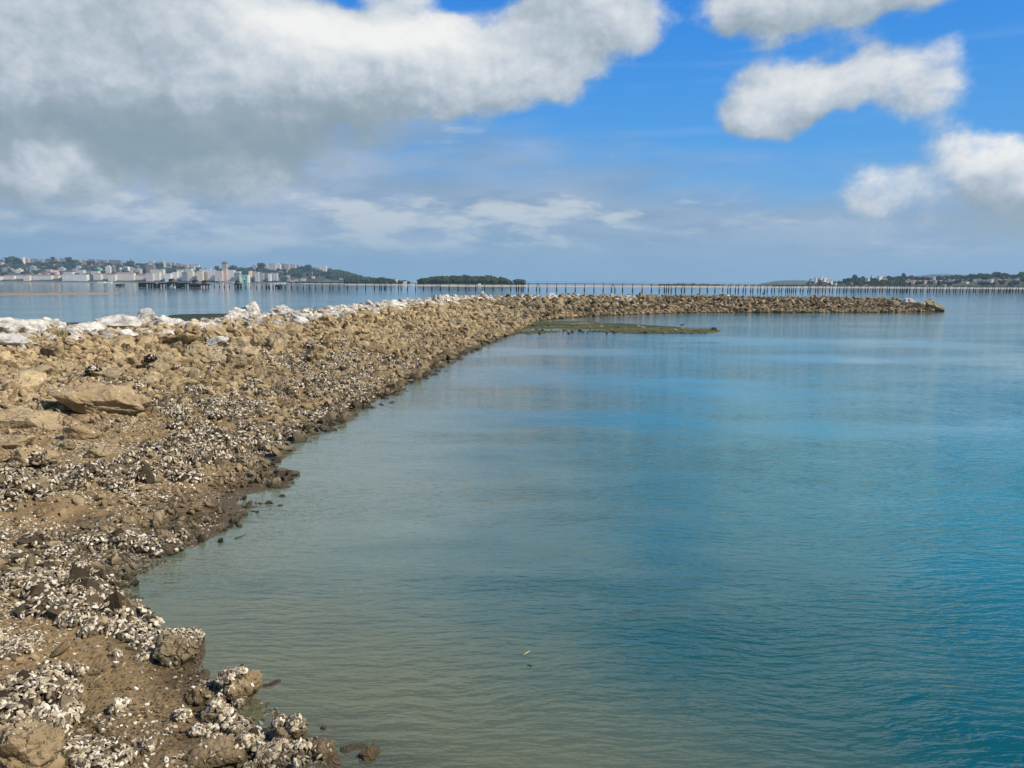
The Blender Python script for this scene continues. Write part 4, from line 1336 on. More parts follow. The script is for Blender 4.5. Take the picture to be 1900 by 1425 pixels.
far_h2 = [(1670, 520), (1700, 512), (1730, 508.5), (1760, 508.5), (1800, 509.5), (1830, 511), (1870, 514), (1930, 517)]
far_land('distant_hill', far_h2, 4300, 5000, 'faint blue ridge above the villages on the right shore', 0, 0, crest_tree=2, nx=60, back=300)

# ------------------------------------------------------------------ buildings
def facade_mat(name, col, glass=(0.26, 0.25, 0.24), sx=3.6, sz=3.1, frac=0.30):
    """plain rendered wall; the window grid is far below a pixel per window here"""
    m, k = new_mat(name)
    tc = k.node('ShaderNodeTexCoord').outputs['Object']
    geo = k.node('ShaderNodeNewGeometry')
    s = k.node('ShaderNodeSeparateXYZ', {0: tc})
    nrm = k.node('ShaderNodeSeparateXYZ', {0: k.node('ShaderNodeTexCoord').outputs['Normal']})
    side = k.math('GREATER_THAN', k.math('ABSOLUTE', nrm.outputs[0]), 0.5)
    u = k.node('ShaderNodeMix', {0: side, 2: s.outputs[0], 3: s.outputs[1]}).outputs[0]
    fu = k.math('FRACT', k.math('ADD', k.math('DIVIDE', u, sx), 200.0))
    fz = k.math('FRACT', k.math('DIVIDE', s.outputs[2], sz))
    a = k.math('MULTIPLY', k.math('GREATER_THAN', fu, 0.5 - frac / 2), k.math('LESS_THAN', fu, 0.5 + frac / 2))
    b = k.math('MULTIPLY', k.math('GREATER_THAN', fz, 0.30), k.math('LESS_THAN', fz, 0.78))
    win = k.math('MULTIPLY', a, b)
    win = k.math('MULTIPLY', win, k.math('LESS_THAN', k.math('ABSOLUTE', nrm.outputs[2]), 0.5))
    n = k.noise(geo.outputs['Position'], 0.15, 4, 0.6)
    c = k.mix(k.sstep(n, 0.3, 0.7), tuple(x * 0.84 for x in col), col)
    c = k.mix(win, c, glass)
    finish(k, c, 0.8)
    return m


COLS = {'white': (0.86, 0.83, 0.76), 'cream': (0.84, 0.77, 0.61), 'yellow': (0.80, 0.70, 0.46), 'pink': (0.74, 0.60, 0.53), 'orange': (0.66, 0.47, 0.34), 'grey': (0.38, 0.38, 0.38), 'pale grey': (0.56, 0.56, 0.54),
        'brown': (0.30, 0.22, 0.17), 'ochre': (0.55, 0.40, 0.20), 'pale blue': (0.68, 0.73, 0.74), 'green': (0.26, 0.64, 0.50), 'dark grey': (0.24, 0.25, 0.27), 'tan': (0.52, 0.43, 0.32)}
FM = {n_: facade_mat('wall_' + n_.replace(' ', '_'), c_) for n_, c_ in COLS.items()}
PM = {n_: simple('plaster_' + n_.replace(' ', '_'), c_, 0.8, 0.08, 0.4) for n_, c_ in COLS.items()}
m_tile = simple('red_roof_tile', (0.34, 0.19, 0.13), 0.9, 0.2, 0.5)
m_rgrey = simple('grey_roof', (0.20, 0.19, 0.19), 0.9, 0.2, 0.5)
m_rpink = simple('pink_roof', (0.66, 0.38, 0.32), 0.9, 0.1, 0.5)
ROOFM = {'red': m_tile, 'grey': m_rgrey, 'pink': m_rpink}


def box_vf(x0, x1, y0, y1, z0, z1):
    return [(x0, y0, z0), (x1, y0, z0), (x1, y1, z0), (x0, y1, z0), (x0, y0, z1), (x1, y0, z1), (x1, y1, z1), (x0, y1, z1)], [(0, 3, 2, 1), (4, 5, 6, 7), (0, 1, 5, 4), (1, 2, 6, 5), (2, 3, 7, 6), (3, 0, 4, 7)]


def join_vf(parts):
    V, F = [], []
    for v, f in parts:
        b = len(V)
        V += list(v)
        F += [tuple(i + b for i in a) for a in f]
    return V, F


def hip_roof(w, d, z, h, over=0.5, gable=False):
    a, b = w / 2 + over, d / 2 + over
    if w >= d:
        r = max(0.05, a - (0 if gable else min(a * .9, b)))
        if gable:
            r = a
        V = [(-a, -b, z), (a, -b, z), (a, b, z), (-a, b, z), (-r, 0, z + h), (r, 0, z + h)]
        F = [(0, 1, 5, 4), (2, 3, 4, 5), (1, 2, 5), (3, 0, 4), (3, 2, 1, 0)]
    else:
        r = max(0.05, b - (0 if gable else min(b * .9, a)))
        V = [(-a, -b, z), (a, -b, z), (a, b, z), (-a, b, z), (0, -r, z + h), (0, r, z + h)]
        F = [(1, 2, 5, 4), (3, 0, 4, 5), (0, 1, 4), (2, 3, 5), (3, 2, 1, 0)]
    return V, F


def building(px0, px1, ytop, ybase, col, roof, label, D=None, bv=None, name='apartment_building', cat='building', group=None, rot=0.0, deep=None, plain=False, penthouse=False):
    pxc = (px0 + px1) / 2
    if D is None:
        h_ = bv.ray_cast(CAM, ray(pxc, ybase))
        D = h_[0].y if h_[0] is not None else (2900 if bv is BCI else 1500)
    b0, b1, t0 = at_depth(px0, ybase, D), at_depth(px1, ybase, D), at_depth(pxc, ytop, D)
    w = b1.x - b0.x
    zb = min(b0.z, b1.z) - 3.0
    zt = t0.z
    h = zt - zb
    root = bpy.data.objects.new(name, None)
    root.empty_display_size = 1
    link(root)
    root.location = ((b0.x + b1.x) / 2, D + 1, zb)
    root.rotation_euler.z = -math.atan2(b0.x, D) * 0.0 + rot
    dp = deep or max(8, min(16, w))
    rh = 0
    if roof != 'flat':
        rh = min(h * 0.3, 3.4, max(1.2, dp * .28))
    v, f = box_vf(-w / 2, w / 2, -dp / 2, dp / 2, 0, h - rh)
    mats = PM if plain or h < 9 else FM
    mesh_from('wall', v, f, mats[col], root)
    if roof == 'flat':
        v, f = join_vf([box_vf(-w / 2 - .3, w / 2 + .3, -dp / 2 - .3, dp / 2 + .3, h, h + 0.7)] + ([box_vf(-w / 5, w / 5, -dp / 5, dp / 5, h + .7, h + 3.4)] if penthouse else []))
        mesh_from('roof', v, f, PM['pale grey' if col != 'white' else 'white'], root)
    else:
        v, f = hip_roof(w, dp, h - rh, rh, 0.5, gable=roof.endswith('gable'))
        mesh_from('roof', v, f, ROOFM[roof.split()[0]], root)
    tag(root, label, cat, group)
    return root, w, h, dp


WF = [  # waterfront, left to right
    (-14, 4, 511, 520, 'white', 'red', 'white waterfront block cut by the left edge of the picture'),
    (9, 29, 509.5, 520, 'white', 'red', 'small white waterfront block with dark balconies, second from the left'),
    (34, 46, 509, 520, 'white', 'red', 'white half of the twin cream block, third from the left'),
    (46, 57.5, 509, 520, 'cream', 'red', 'cream half of the twin block, beside the grey street gap'),
    (63, 98, 509, 521, 'white', 'red', 'long white waterfront block with a brown roof and arcade'),
    (98, 111, 509, 521, 'yellow', 'red', 'yellow end block joined to the long white one'),
    (118, 163.5, 509.5, 521.5, 'white', 'flat', 'longest plain white waterfront block with a small pediment'),
    (176, 190, 506.5, 521, 'cream', 'red', 'cream block with a pink roof right of the dark street'),
    (190, 203, 507, 521, 'pink', 'red', 'pink block next to the cream block with pink roof'),
    (203, 216.5, 507.5, 521, 'cream', 'red gable', 'orange and white gabled block before the wide cream block'),
    (220, 250.5, 505, 521.5, 'cream', 'red gable', 'wide pale cream block with many small gables'),
    (255, 273, 508.5, 521.5, 'cream', 'red', 'cream block with a brown mansard roof, right of the wide pale one'),
    (273, 286, 507, 522, 'pink', 'flat', 'pinkish block left of the jetty ruins'),
    (287, 298, 506, 522, 'cream', 'flat', 'cream block with a grey flank behind the jetty ruins'),
    (299, 307.5, 511.5, 522, 'pale blue', 'flat', 'small pale blue block among the cream ones'),
    (308, 319, 507.5, 522, 'white', 'flat', 'white block with a slanting top next to the pale blue one'),
    (322, 331, 505, 521, 'white', 'flat', 'narrow white tower block with dark side'),
    (331, 339, 503, 521, 'cream', 'flat', 'narrow cream block left of the striped balconies'),
    (339.5, 349, 505, 520, 'dark grey', 'flat', 'dark block with white striped balconies'),
    (349.5, 360, 504, 521, 'cream', 'flat', 'cream block right of the striped balconies'),
    (360.5, 367, 506, 521, 'pink', 'flat', 'slim pink block between two cream ones'),
    (367.5, 378, 503, 521, 'yellow', 'flat', 'pale yellow block with vertical bays'),
    (378.5, 385, 505, 522, 'brown', 'flat', 'brown flank block behind the right jetty hut'),
    (385.5, 400, 501, 519, 'white', 'flat', 'broad white block right of the brown flank'),
    (400.5, 414, 502.5, 520, 'pink', 'flat', 'salmon block below the skyline tower'),
    (414.5, 422, 499.5, 519, 'orange', 'flat', 'narrow orange framed block directly under the skyline tower'),
    (423, 435.5, 501.5, 519, 'white', 'flat', 'white block with a dark arched hall in front'),
    (436, 445.5, 506, 519, 'dark grey', 'flat', 'dark glass block left of the green arch building'),
    (463, 467, 503, 521, 'cream', 'flat', 'slim cream block with one dark window right of the green arch'),
    (467.5, 474, 504, 521, 'ochre', 'flat', 'ochre block two doors right of the green arch'),
    (474.5, 481, 505, 521, 'pale grey', 'flat', 'pale grey block right of the ochre one'),
    (481.5, 490, 507, 522, 'grey', 'flat', 'grey block in the middle of the row right of the green arch'),
    (490.5, 498, 507.5, 522, 'brown', 'flat', 'brown block at the right end of the tall row'),
    (499, 503.5, 508, 520, 'white', 'flat', 'thin white block standing alone after the tall row'),
    (507, 515, 507, 519, 'pale grey', 'flat', 'pale grey block at the foot of the wooded hill'),
    (281, 305, 500, 512, 'cream', 'flat', 'tall cream block rising behind the waterfront above the jetty ruins'),
    (330, 343, 500.5, 510, 'white', 'flat', 'white block rising behind the striped balconies'),
    (345, 357, 499, 508, 'cream', 'flat', 'cream block rising behind the waterfront right of the striped one'),
    (372, 392, 499, 508, 'white', 'flat', 'long white block rising behind the yellow bays'),
    (60, 74, 505.5, 511, 'white', 'red', 'white roofs behind the long white block'),
    (78, 92, 505.5, 510, 'white', 'red', 'white house with an orange roof left of the pink twin roofs'),
    (120, 137, 505, 511, 'white', 'flat', 'white block peeping over the longest plain block'),
    (146, 157, 501, 509, 'pale blue', 'flat', 'pale blue block above the right end of the longest plain block'),
    (172, 184, 503.5, 508, 'white', 'flat', 'white roof slab above the dark street'),
    (516, 530, 516, 522.5, 'white', 'red', 'white house with a red roof by the shore near the ferry shed'),
    (438, 446, 504, 508, 'white', 'flat', 'small white top floor behind the dark glass block'),
]
for i, (a, b, t_, bs, col, rf, lb) in enumerate(WF):
    back = bs < 517
    r_ = building(a, b, t_, bs, col, rf, lb, D=(2700 if back else 2590 + (i % 3) * 12), deep=18, group='waterfront blocks of the city')
# small gables on the wide cream block
HB = [  # on the hill
    (198, 207, 494.5, 511, 'white', 'flat', 'tall white and brown tower block above the pink roofs', 2750),
    (209, 214, 494, 508, 'brown', 'flat', 'brown slab tower touching the white one above the pink roofs', 2755),
    (273, 287, 491.5, 510, 'brown', 'flat', 'brown grey tower block rising left of the tall cream block', 2780),
    (57, 66, 494.5, 507, 'grey', 'flat', 'plain grey slab standing above the long white block', 2740),
    (4, 22, 496, 504, 'pale grey', 'red', 'pale house row on the slope at the left edge', 2760),
    (33, 41, 500, 506, 'white', 'flat', 'white house above the small white waterfront block', 2740),
    (0, 7, 488, 496, 'pink', 'flat', 'pinkish block high at the left edge', 2850),
    (110, 120, 497, 503, 'pale grey', 'flat', 'pale block on the slope above the pink twin roofs', 2780),
    (143, 150, 494.5, 500, 'pale blue', 'flat', 'bluish house in the trees above the longest block', 2820),
    (160, 168, 496, 503, 'pale grey', 'red', 'pale house with a red roof in the trees', 2820),
    (178, 188, 498, 505, 'green', 'flat', 'green netted building in the trees above the pink roofs', 2800),
    (232, 244, 500, 506, 'tan', 'red', 'tan church body under the white dome', 2720),
    (253, 262, 499, 506, 'pale grey', 'flat', 'pale grey twin slab behind the mansard block', 2740),
    (244, 251, 499, 507, 'pale grey', 'flat', 'narrow slab right of the white dome', 2740),
]
RIDGE = [(8, 16, 477.5, 485, 'pale grey'), (36, 45, 477.5, 486, 'white'), (45, 54, 479.5, 487, 'tan'), (58, 74, 481, 494, 'grey'), (76, 82, 483.5, 494, 'grey'), (84, 94, 483, 496, 'dark grey'), (97, 109, 479.5, 490, 'grey'), (110, 121, 480.5, 489, 'grey'),
         (121, 133, 478.5, 490, 'grey'), (136, 150, 482, 489, 'grey'), (150, 163, 483, 490, 'tan'), (164, 178, 481, 489, 'grey'), (181, 200, 482, 490, 'grey'), (203, 226, 483, 492, 'dark grey'), (277, 286, 484.5, 492, 'pale grey'), (289, 295, 487, 493, 'grey'), (297, 306, 485, 494, 'pale grey'),
         (307, 317, 487.5, 495, 'grey'), (318, 325, 487, 495, 'grey'), (327, 338, 489, 497, 'grey'), (339, 349, 491, 498, 'tan'), (350, 361, 491.5, 498, 'pale grey'), (470, 477, 491.5, 498, 'pale grey'), (478, 489, 490.5, 498, 'pale grey'), (489, 497, 491, 498, 'pale grey'), (499, 512, 489.5, 498, 'pale grey'),
         (514, 521, 490.5, 498, 'white'), (521, 529, 489.5, 498, 'dark grey'), (529, 537, 490.5, 498, 'tan'), (539, 549, 491, 498, 'pale grey'), (550, 556, 491.5, 498, 'grey'), (567, 576, 492, 503, 'grey'), (578, 588, 496, 503, 'grey')]
RW = ['first', 'second', 'third', 'fourth', 'fifth', 'sixth', 'seventh', 'eighth', 'ninth', 'tenth', 'eleventh', 'twelfth', 'thirteenth', 'fourteenth', 'fifteenth', 'sixteenth', 'seventeenth', 'eighteenth', 'nineteenth', 'twentieth']
for i, (a, b, t_, bs, col) in enumerate(RIDGE):
    if i < 20:
        lb = f'{col} flat skyline block left of the tall tower, {RW[i]} from the left edge'
    elif i < 22:
        lb = f'{col} low skyline block just left of the tall tower, {"nearer" if i == 21 else "farther"} of two'
    else:
        lb = f'{col} skyline block right of the tall tower, {RW[i - 22]} after it'
    building(a, b, t_, bs + 2, col, 'flat', lb, D=3000 + (i % 4) * 22, group='apartment blocks along the skyline', penthouse=(i % 2 == 0))
for (a, b, t_, bs, col, rf, lb, D_) in HB:
    building(a, b, t_, bs, col, rf, lb, D=D_, group='buildings on the city hill', penthouse=True)
# scattered villas on the hill
hc = ['white', 'pale grey', 'tan', 'pink', 'white', 'cream']
LM = [(0, 'far left slope'), (60, 'slope above the long white block'), (120, 'slope above the longest plain block'), (180, 'slope above the pink roofs'), (240, 'slope near the white dome'), (310, 'slope above the jetty ruins'), (380, 'slope left of the skyline tower'), (440, 'slope above the green arch'),
      (500, 'slope right of the green arch'), (545, 'slope under the pale skyline row'), (590, 'wooded slope under the white villa'), (640, 'last wooded slope on the right')]
seen = {}
rnd_ = random.Random(4)
vill = []
for i in range(74):
    if i < 36:
        px = rnd_.uniform(0, 400)
        t = rnd_.uniform(488, 503)
    else:
        px = rnd_.uniform(500, 690)
        lo_ = np.interp(px, [500, 600, 650, 690], [500, 504, 511, 518])
        t = rnd_.uniform(lo_, 520)
    w = rnd_.uniform(4, 10)
    hgt_ = rnd_.uniform(2.5, 5.5) if i < 36 else rnd_.uniform(2.0, 4.0)
    col = rnd_.choice(hc)
    rf = rnd_.choice(['red', 'flat', 'grey'])
    where = min(LM, key=lambda q: abs(q[0] + 20 - px))[1]
    sz = 'long' if w > 7.5 else ('narrow' if w < 5.5 else 'mid sized')
    hgt = 'high up on' if t < 497 else ('halfway up' if t < 505 else 'low on')
    base_lb = f'{sz} {col} {rf} roofed house {hgt} the {where}'
    if base_lb in seen:
        continue
    seen[base_lb] = 1
    building(px, px + w, t, t + hgt_, col, rf, base_lb, bv=BCI, name='hillside_house', cat='house', group='houses scattered over the city hill', deep=10)

# skyline tower with an overhanging top
r_, w, h, dp = building(413.5, 421.5, 488.5, 506, 'tan', 'flat', 'tall tan tower with a flared dark top, highest point of the city skyline', D=2880, name='skyline_tower', cat='tower', deep=14)
v, f = join_vf([box_vf(-w / 2 - 1.6, w / 2 + 1.6, -8.6, 8.6, h + .8, h + 3.6), box_vf(-w / 2 + 2, w / 2 - 2, -5, 5, h + 3.6, h + 6.0), box_vf(-.5, .5, -.5, .5, h + 6, h + 9.5)])
mesh_from('tower_head', v, f, PM['brown'], r_)
# green building with the arch
def arch_wall(w, h, d, aw_, ah, n=10):
    """wall with an arched opening through its middle"""
    xs = [(-w / 2, 0), (-w / 2, h), (w / 2, h), (w / 2, 0), (aw_ / 2, 0)]
    xs += [(aw_ / 2 * math.cos(math.pi * i / n), ah + aw_ / 2 * math.sin(math.pi * i / n)) for i in range(n + 1)]
    xs += [(-aw_ / 2, 0)]
    m = len(xs)
    V = [(x, -d / 2, z) for x, z in xs] + [(x, d / 2, z) for x, z in xs]
    F = [tuple(range(m)), tuple(range(2 * m - 1, m - 1, -1))] + [(i, (i + 1) % m, m + (i + 1) % m, m + i) for i in range(m)]
    return V, F


c0 = at_depth(454, 521.5, 2570)
rt = bpy.data.objects.new('arch_building', None)
link(rt)
rt.location = (c0.x, 2570, 0)
S1 = 2570 / FPX
v, f = arch_wall(11 * S1, 13.5 * S1, 8, 3.6 * S1, 5.5 * S1)
mesh_from('wall', v, f, PM['green'], rt)
for sx_ in (-1, 1):
    v, f = box_vf(sx_ * 7 * S1 - 1.6 * S1, sx_ * 7 * S1 + 1.6 * S1, -6, 8, 0, 16 * S1)
    mesh_from('pylon', v, f, PM['cream'], rt)
v, f = box_vf(-5.4 * S1, 5.4 * S1, -4.9, 4.1, 13.5 * S1, 16 * S1)
mesh_from('attic', v, f, PM['green'], rt)
v, f = box_vf(-2.6 * S1, 2.6 * S1, 5, 9, 0, 9 * S1)
mesh_from('back_wall', v, f, PM['dark grey'], rt)
tag(rt, 'mint green building with a tall arch between two cream pylons on the waterfront', 'building')
# pink twin-gabled roof (church like), dome, castle villa
pc, w, h, dp = building(96, 108, 505.5, 511, 'pink', 'flat', 'pink twin gabled building rising over the long white block', D=2650, cat='building', name='gabled_hall', deep=16)
for sx_ in (-1, 1):
    v, f = hip_roof(w * .42, 16, 0, 7, 0.3, True)
    v = [(y_ * w * .42 / 16 + sx_ * w * .27, x_ * 16 / (w * .42), z_ + h + .7) for x_, y_, z_ in v]
    mesh_from('roof', v, [tuple(reversed(a)) for a in f], m_rpink, pc)
c0 = at_depth(238.5, 500.5, 2715)
V = []
F = []
for j in range(7):
    a = j / 6 * math.pi / 2
    for i in range(14):
        V.append((5 * math.cos(a) * math.cos(i / 14 * 6.283), 5 * math.cos(a) * math.sin(i / 14 * 6.283), 7 + 6.5 * math.sin(a)))
for i in range(14):
    V.append((5 * math.cos(i / 14 * 6.283), 5 * math.sin(i / 14 * 6.283), 0))
for j in range(6):
    for i in range(14):
        F.append((j * 14 + i, j * 14 + (i + 1) % 14, (j + 1) * 14 + (i + 1) % 14, (j + 1) * 14 + i))
for i in range(14):
    F.append((98 + i, 98 + (i + 1) % 14, (i + 1) % 14, i))
dm = mesh_from('church_dome', V, F, PM['white'])
dm.location = (c0.x, 2715, c0.z - 3)
tag(dm, 'small white church dome on a drum among the hill houses', 'dome')
cv, w, h, dp = building(593, 606, 495.5, 502, 'white', 'flat', 'white castle like villa with corner turrets on top of the last hill', bv=BCI, name='castle_villa', cat='villa', deep=14)
for sx_ in (-1, 1):
    v, f = box_vf(sx_ * w * .42 - 1.6, sx_ * w * .42 + 1.6, -3, 3, h, h + 5 + 1.5 * sx_)
    mesh_from('turret', v, f, PM['white'], cv)
# church spire on the skyline
c0 = at_depth(243, 486, 3010)
v, f = join_vf([box_vf(-2, 2, -2, 2, -8, 5), ([(-2, -2, 5), (2, -2, 5), (2, 2, 5), (-2, 2, 5), (0, 0, 17)], [(0, 1, 4), (1, 2, 4), (2, 3, 4), (3, 0, 4)])])
sp_ = mesh_from('spire', v, f, PM['dark grey'])
sp_.location = (c0.x, 3010, c0.z)
tag(sp_, 'thin pointed spire standing on the city skyline', 'spire')
# quay and low sheds along the water
def slab(name, pxa, pxb, D, z0, z1, dp, mat, label, cat=None, kind=None, yb=None):
    a, b = at_depth(pxa, 520, D), at_depth(pxb, 520, D)
    v, f = box_vf(a.x, b.x, D, D + dp, z0, z1)
    o = mesh_from(name, v, f, mat)
    return tag(o, label, cat, None, kind)


slab('quay', -80, 560, 2545, -2, 3.2, 60, PM['grey'], 'long grey quay under the white waterfront blocks', None, 'structure')
slab('low_shed', 415, 446, 2552, 3.2, 9.0, 16, PM['grey'], 'long grey market shed left of the green arch building', 'shed')
slab('low_shed', 514, 528, 2400, -1, 4.2, 10, PM['white'], 'low white ferry shed at the foot of the wooded hill', 'shed')
slab('low_shed', 498, 510, 2440, -1, 3.8, 10, PM['pink'], 'low pinkish shed left of the white ferry shed', 'shed')
slab('pontoon_house', 180, 193, 2480, -1, 4.0, 10, PM['white'], 'flat white floating station before the cream block with pink roof', 'shed')
slab('pontoon_house', 196, 206, 2480, -1, 4.0, 10, PM['white'], 'shorter white floating station right of the first one', 'shed')
slab('beach_house', 768, 776, 1480, 1, 6.5, 8, PM['white'], 'white beach building left of the low wooded hill', 'house')
slab('beach_house', 777, 784, 1480, 1, 5.6, 8, PM['white'], 'lower white beach building next to the first', 'house')
slab('beach_house', 732, 737, 1600, 3, 12, 8, PM['white'], 'white house among the trees of the low point', 'house')
slab('beach_house', 887, 892, 1090, 0.5, 4.5, 6, PM['white'], 'small white boathouse at the foot of the wooded hill', 'house')
slab('beach_house', 748, 754, 1560, 2, 7.5, 8, PM['cream'], 'cream house behind the beach of the low point', 'house')
building(889, 900, 513.6, 517, 'white', 'flat', 'white house with a stepped top on the low wooded hill', bv=BIS, D=1290, name='hilltop_house', cat='house', deep=8, plain=True)

# villages on the right shore
VR = [(1505, 1512, 519.5, 526, 'white', 'flat'), (1512, 1515.5, 515.5, 522, 'white', 'flat'), (1522, 1526, 514.2, 517, 'white', 'flat'), (1527, 1533, 515.5, 520.5, 'white', 'flat'), (1533.5, 1537, 519, 522.3, 'white', 'flat'), (1540, 1544, 520.5, 525, 'white', 'flat'), (1548, 1551, 525.5, 530, 'white', 'flat'),
      (1576, 1584, 524, 527.2, 'white', 'red'), (1596, 1602, 522.5, 526, 'tan', 'red'), (1603, 1613, 527.6, 531, 'pink', 'red'), (1608.5, 1612, 516.8, 520.5, 'white', 'flat'), (1616, 1620, 521.3, 525, 'white', 'red'), (1623, 1628, 524, 528, 'cream', 'red'), (1629, 1636, 512.8, 517.5, 'white', 'flat'), (1637, 1645, 514.5, 518, 'pink', 'red'),
      (1651, 1656, 516.5, 519, 'pale grey', 'flat'), (1662, 1667, 518, 520.5, 'pale grey', 'red'), (1681, 1691, 518, 526, 'pink', 'red'), (1691.5, 1700, 519, 526.5, 'tan', 'red'), (1687, 1690, 521, 525.5, 'white', 'flat'), (1703, 1711, 519.5, 527, 'tan', 'red'), (1712, 1722, 519.5, 527, 'pink', 'red'), (1724, 1730, 519, 525, 'tan', 'red'),
      (1731.5, 1735, 513.8, 516.5, 'white', 'flat'), (1733, 1739, 519, 524.5, 'pink', 'red'), (1741, 1746, 520.5, 526, 'white', 'flat'), (1749, 1753, 515.5, 519, 'white', 'red'), (1753.5, 1757.5, 515.8, 520, 'white', 'flat'), (1759, 1765, 517, 521.5, 'pink', 'red'), (1766, 1772, 519, 525, 'pink', 'flat'), (1773, 1778, 518, 522, 'tan', 'red'),
      (1779.5, 1784, 519, 525, 'pink', 'flat'), (1790, 1796, 520.5, 526.5, 'white', 'red'), (1797, 1802, 518, 522.5, 'cream', 'flat'), (1806.5, 1811, 518.4, 522.5, 'white', 'flat'), (1813, 1821, 517, 520, 'pale grey', 'red'), (1822, 1829, 520.5, 523.5, 'tan', 'red'), (1830, 1835, 519, 522, 'pale grey', 'flat'), (1837, 1842, 518, 524, 'white', 'flat'),
      (1849, 1862, 518, 521.5, 'cream', 'red'), (1856, 1863, 521.5, 524.5, 'white', 'red'), (1864, 1870, 517.5, 521, 'pink', 'red'), (1884.5, 1888.5, 518, 523, 'white', 'flat'), (1890, 1896, 518, 523, 'white', 'red'), (1896.5, 1904, 517, 522, 'pink', 'red'), (1718, 1721, 529, 531.5, 'white', 'flat'), (1750, 1753, 529, 531.5, 'white', 'flat'), (1761, 1764, 530.5, 532, 'white', 'flat')]
VLM = [(1500, 'the shore left tip'), (1545, 'the hollow after the left tip'), (1580, 'the first clump of trees'), (1620, 'the small conifer'), (1660, 'the wooded rise'), (1690, 'the brick terraces'), (1730, 'the faint ridge'), (1770, 'the pair of pink houses'), (1800, 'the dark hill start'), (1835, 'the dark wooded hill'), (1885, 'the right picture edge')]
seen = {}
for i, (a, b, t_, bs, col, rf) in enumerate(VR):
    where = min(VLM, key=lambda q: abs(q[0] - a))[1]
    lvl = 'high' if t_ < 516.6 else ('midway' if t_ < 520.3 else 'low')
    sz = 'wide' if b - a > 7.5 else ('tiny' if b - a < 4.1 else 'small')
    lb = f'{sz} {col} {rf} roofed house {lvl} on the slope by {where}'
    if lb in seen:
        seen[lb] += 1
        lb = lb.replace('roofed house', 'roofed house, right one of two,')
    else:
        seen[lb] = 1
    lb = lb.replace(', right one of two,', ', right of two,').replace(' on the slope', '')
    building(a, b, t_, bs, col, rf, lb, bv=BRI, name='village_house', cat='house', group='village houses on the right shore', deep=8, plain=True, rot=rnd_.uniform(-.25, .25))

# single trees that stand out on the skylines
def tree(px, ytop, wpx, D, label, conifer=False, name='tree'):
    s = D / FPX
    t0 = at_depth(px, ytop, D)
    w = wpx * s
    hh = w * (1.5 if conifer else 0.95)
    root = bpy.data.objects.new(name, None)
    link(root)
    gz = t0.z - hh - 3
    root.location = (t0.x, D, gz)
    if conifer:
        V, F = [], []
        r_ = random.Random(int(px))
        n = 9
        for j in range(6):
            zr = 2 + hh * j / 6.0
            rr2 = w / 2 * (1 - j / 6.4)
            b = len(V)
            for i in range(n):
                a = i / n * 6.283
                q = rr2 * r_.uniform(.75, 1.1)
                V.append((q * math.cos(a), q * math.sin(a), zr - r_.uniform(0, .6)))
            V.append((0, 0, zr + hh / 4.2))
            V.append((0, 0, zr))
            for i in range(n):
                F += [(b + i, b + (i + 1) % n, b + n), (b + (i + 1) % n, b + i, b + n + 1)]
        mesh_from('crown', V, F, m_wood, root)
    else:
        cr_ = bpy.data.objects.new('crown', CROWNS[int(px) % 5])
        link(cr_, root)
        cr_.scale = (w / 2 / .85, w / 2 / .85, hh / 2 / .85)
        cr_.location = (0, 0, 3 + hh / 2)
    v, f = box_vf(-.4, .4, -.4, .4, -6, 3 + hh * .4)
    mesh_from('trunk', v, f, m_trunk, root)
    tag(root, label, 'tree', 'trees standing out on the far skylines')


for (px, yt, w, D, lb, cf) in [
    (20, 474.5, 18, 2990, 'broad dark tree rising highest at the left end of the city skyline', False), (31, 478, 14, 2990, 'dark round tree right of the highest left one', False), (98, 477, 7, 2990, 'dark tree at the left corner of the grey skyline slabs', False),
    (128, 477.5, 9, 2985, 'round tree over the right end of the grey skyline slabs', False), (243, 484.5, 12, 2990, 'pointed wood under the thin spire', False), (300, 486.5, 8, 2990, 'small dark tree beside the pale twin skyline block', False),
    (431, 492, 12, 2950, 'dark round tree just right of the skyline tower', False), (403, 494, 8, 2950, 'dark tree just left of the skyline tower', False), (484, 488, 12, 2980, 'domed tree before the pale skyline row', False), (573, 492, 12, 2980, 'dark tree clump left of the castle villa', False),
    (660, 509, 12, 2800, 'dark tree on the falling end of the city hill', False), (632, 501, 12, 2850, 'dark tree right below the castle villa', False), (611, 502, 12, 2850, 'dark tree beside the castle villa', False),
    (1575, 514.5, 11, 1660, 'dark round tree, left one of the first clump on the right shore', False), (1588, 511, 13, 1650, 'tall dark tree, right one of the first clump on the right shore', False), (1617, 509.5, 4, 1660, 'small pointed conifer on the right shore', True),
    (1603, 513.5, 10, 1680, 'round tree just left of the small conifer', False), (1678, 507.5, 9, 1680, 'round tree topping the wooded rise left of the terraces', False), (1692, 510.5, 8, 1690, 'lower round tree right of the one topping the rise', False), (1650, 510, 12, 1690, 'spreading tree right of the white house on the rise', False),
    (705, 515.5, 5, 1640, 'small tree at the foot of the city hill by the beach', False), (728, 519.5, 3, 1640, 'little pointed tree on the low sandy point', True), (743, 520, 3, 1640, 'second pointed tree on the low sandy point', True)]:
    tree(px, yt, w, D, lb, cf)

# ------------------------------------------------------------------ the long pier and its ruins
m_pile = simple('dark_wet_timber', (0.022, 0.022, 0.020), 0.8, 0.3, 4)
m_steel = simple('weathered_grey_timber', (0.13, 0.135, 0.14), 0.8, 0.25, 2)
m_deck = simple('pier_deck_timber', (0.10, 0.105, 0.11), 0.8, 0.2, 2)
m_conc = simple('stained_concrete', (0.16, 0.15, 0.13), 0.9, 0.3, 1)
PL = [(375, 540), (600, 462), (1200, 408), (1500, 452), (1960, 512)]


def pier_pt(px):
    D = 1 / np.interp(px, [a for a, _ in PL], [1 / b for _, b in PL])
    q = at_depth(px, hz_y(px), D)
    return Vector((q.x, D, 0))


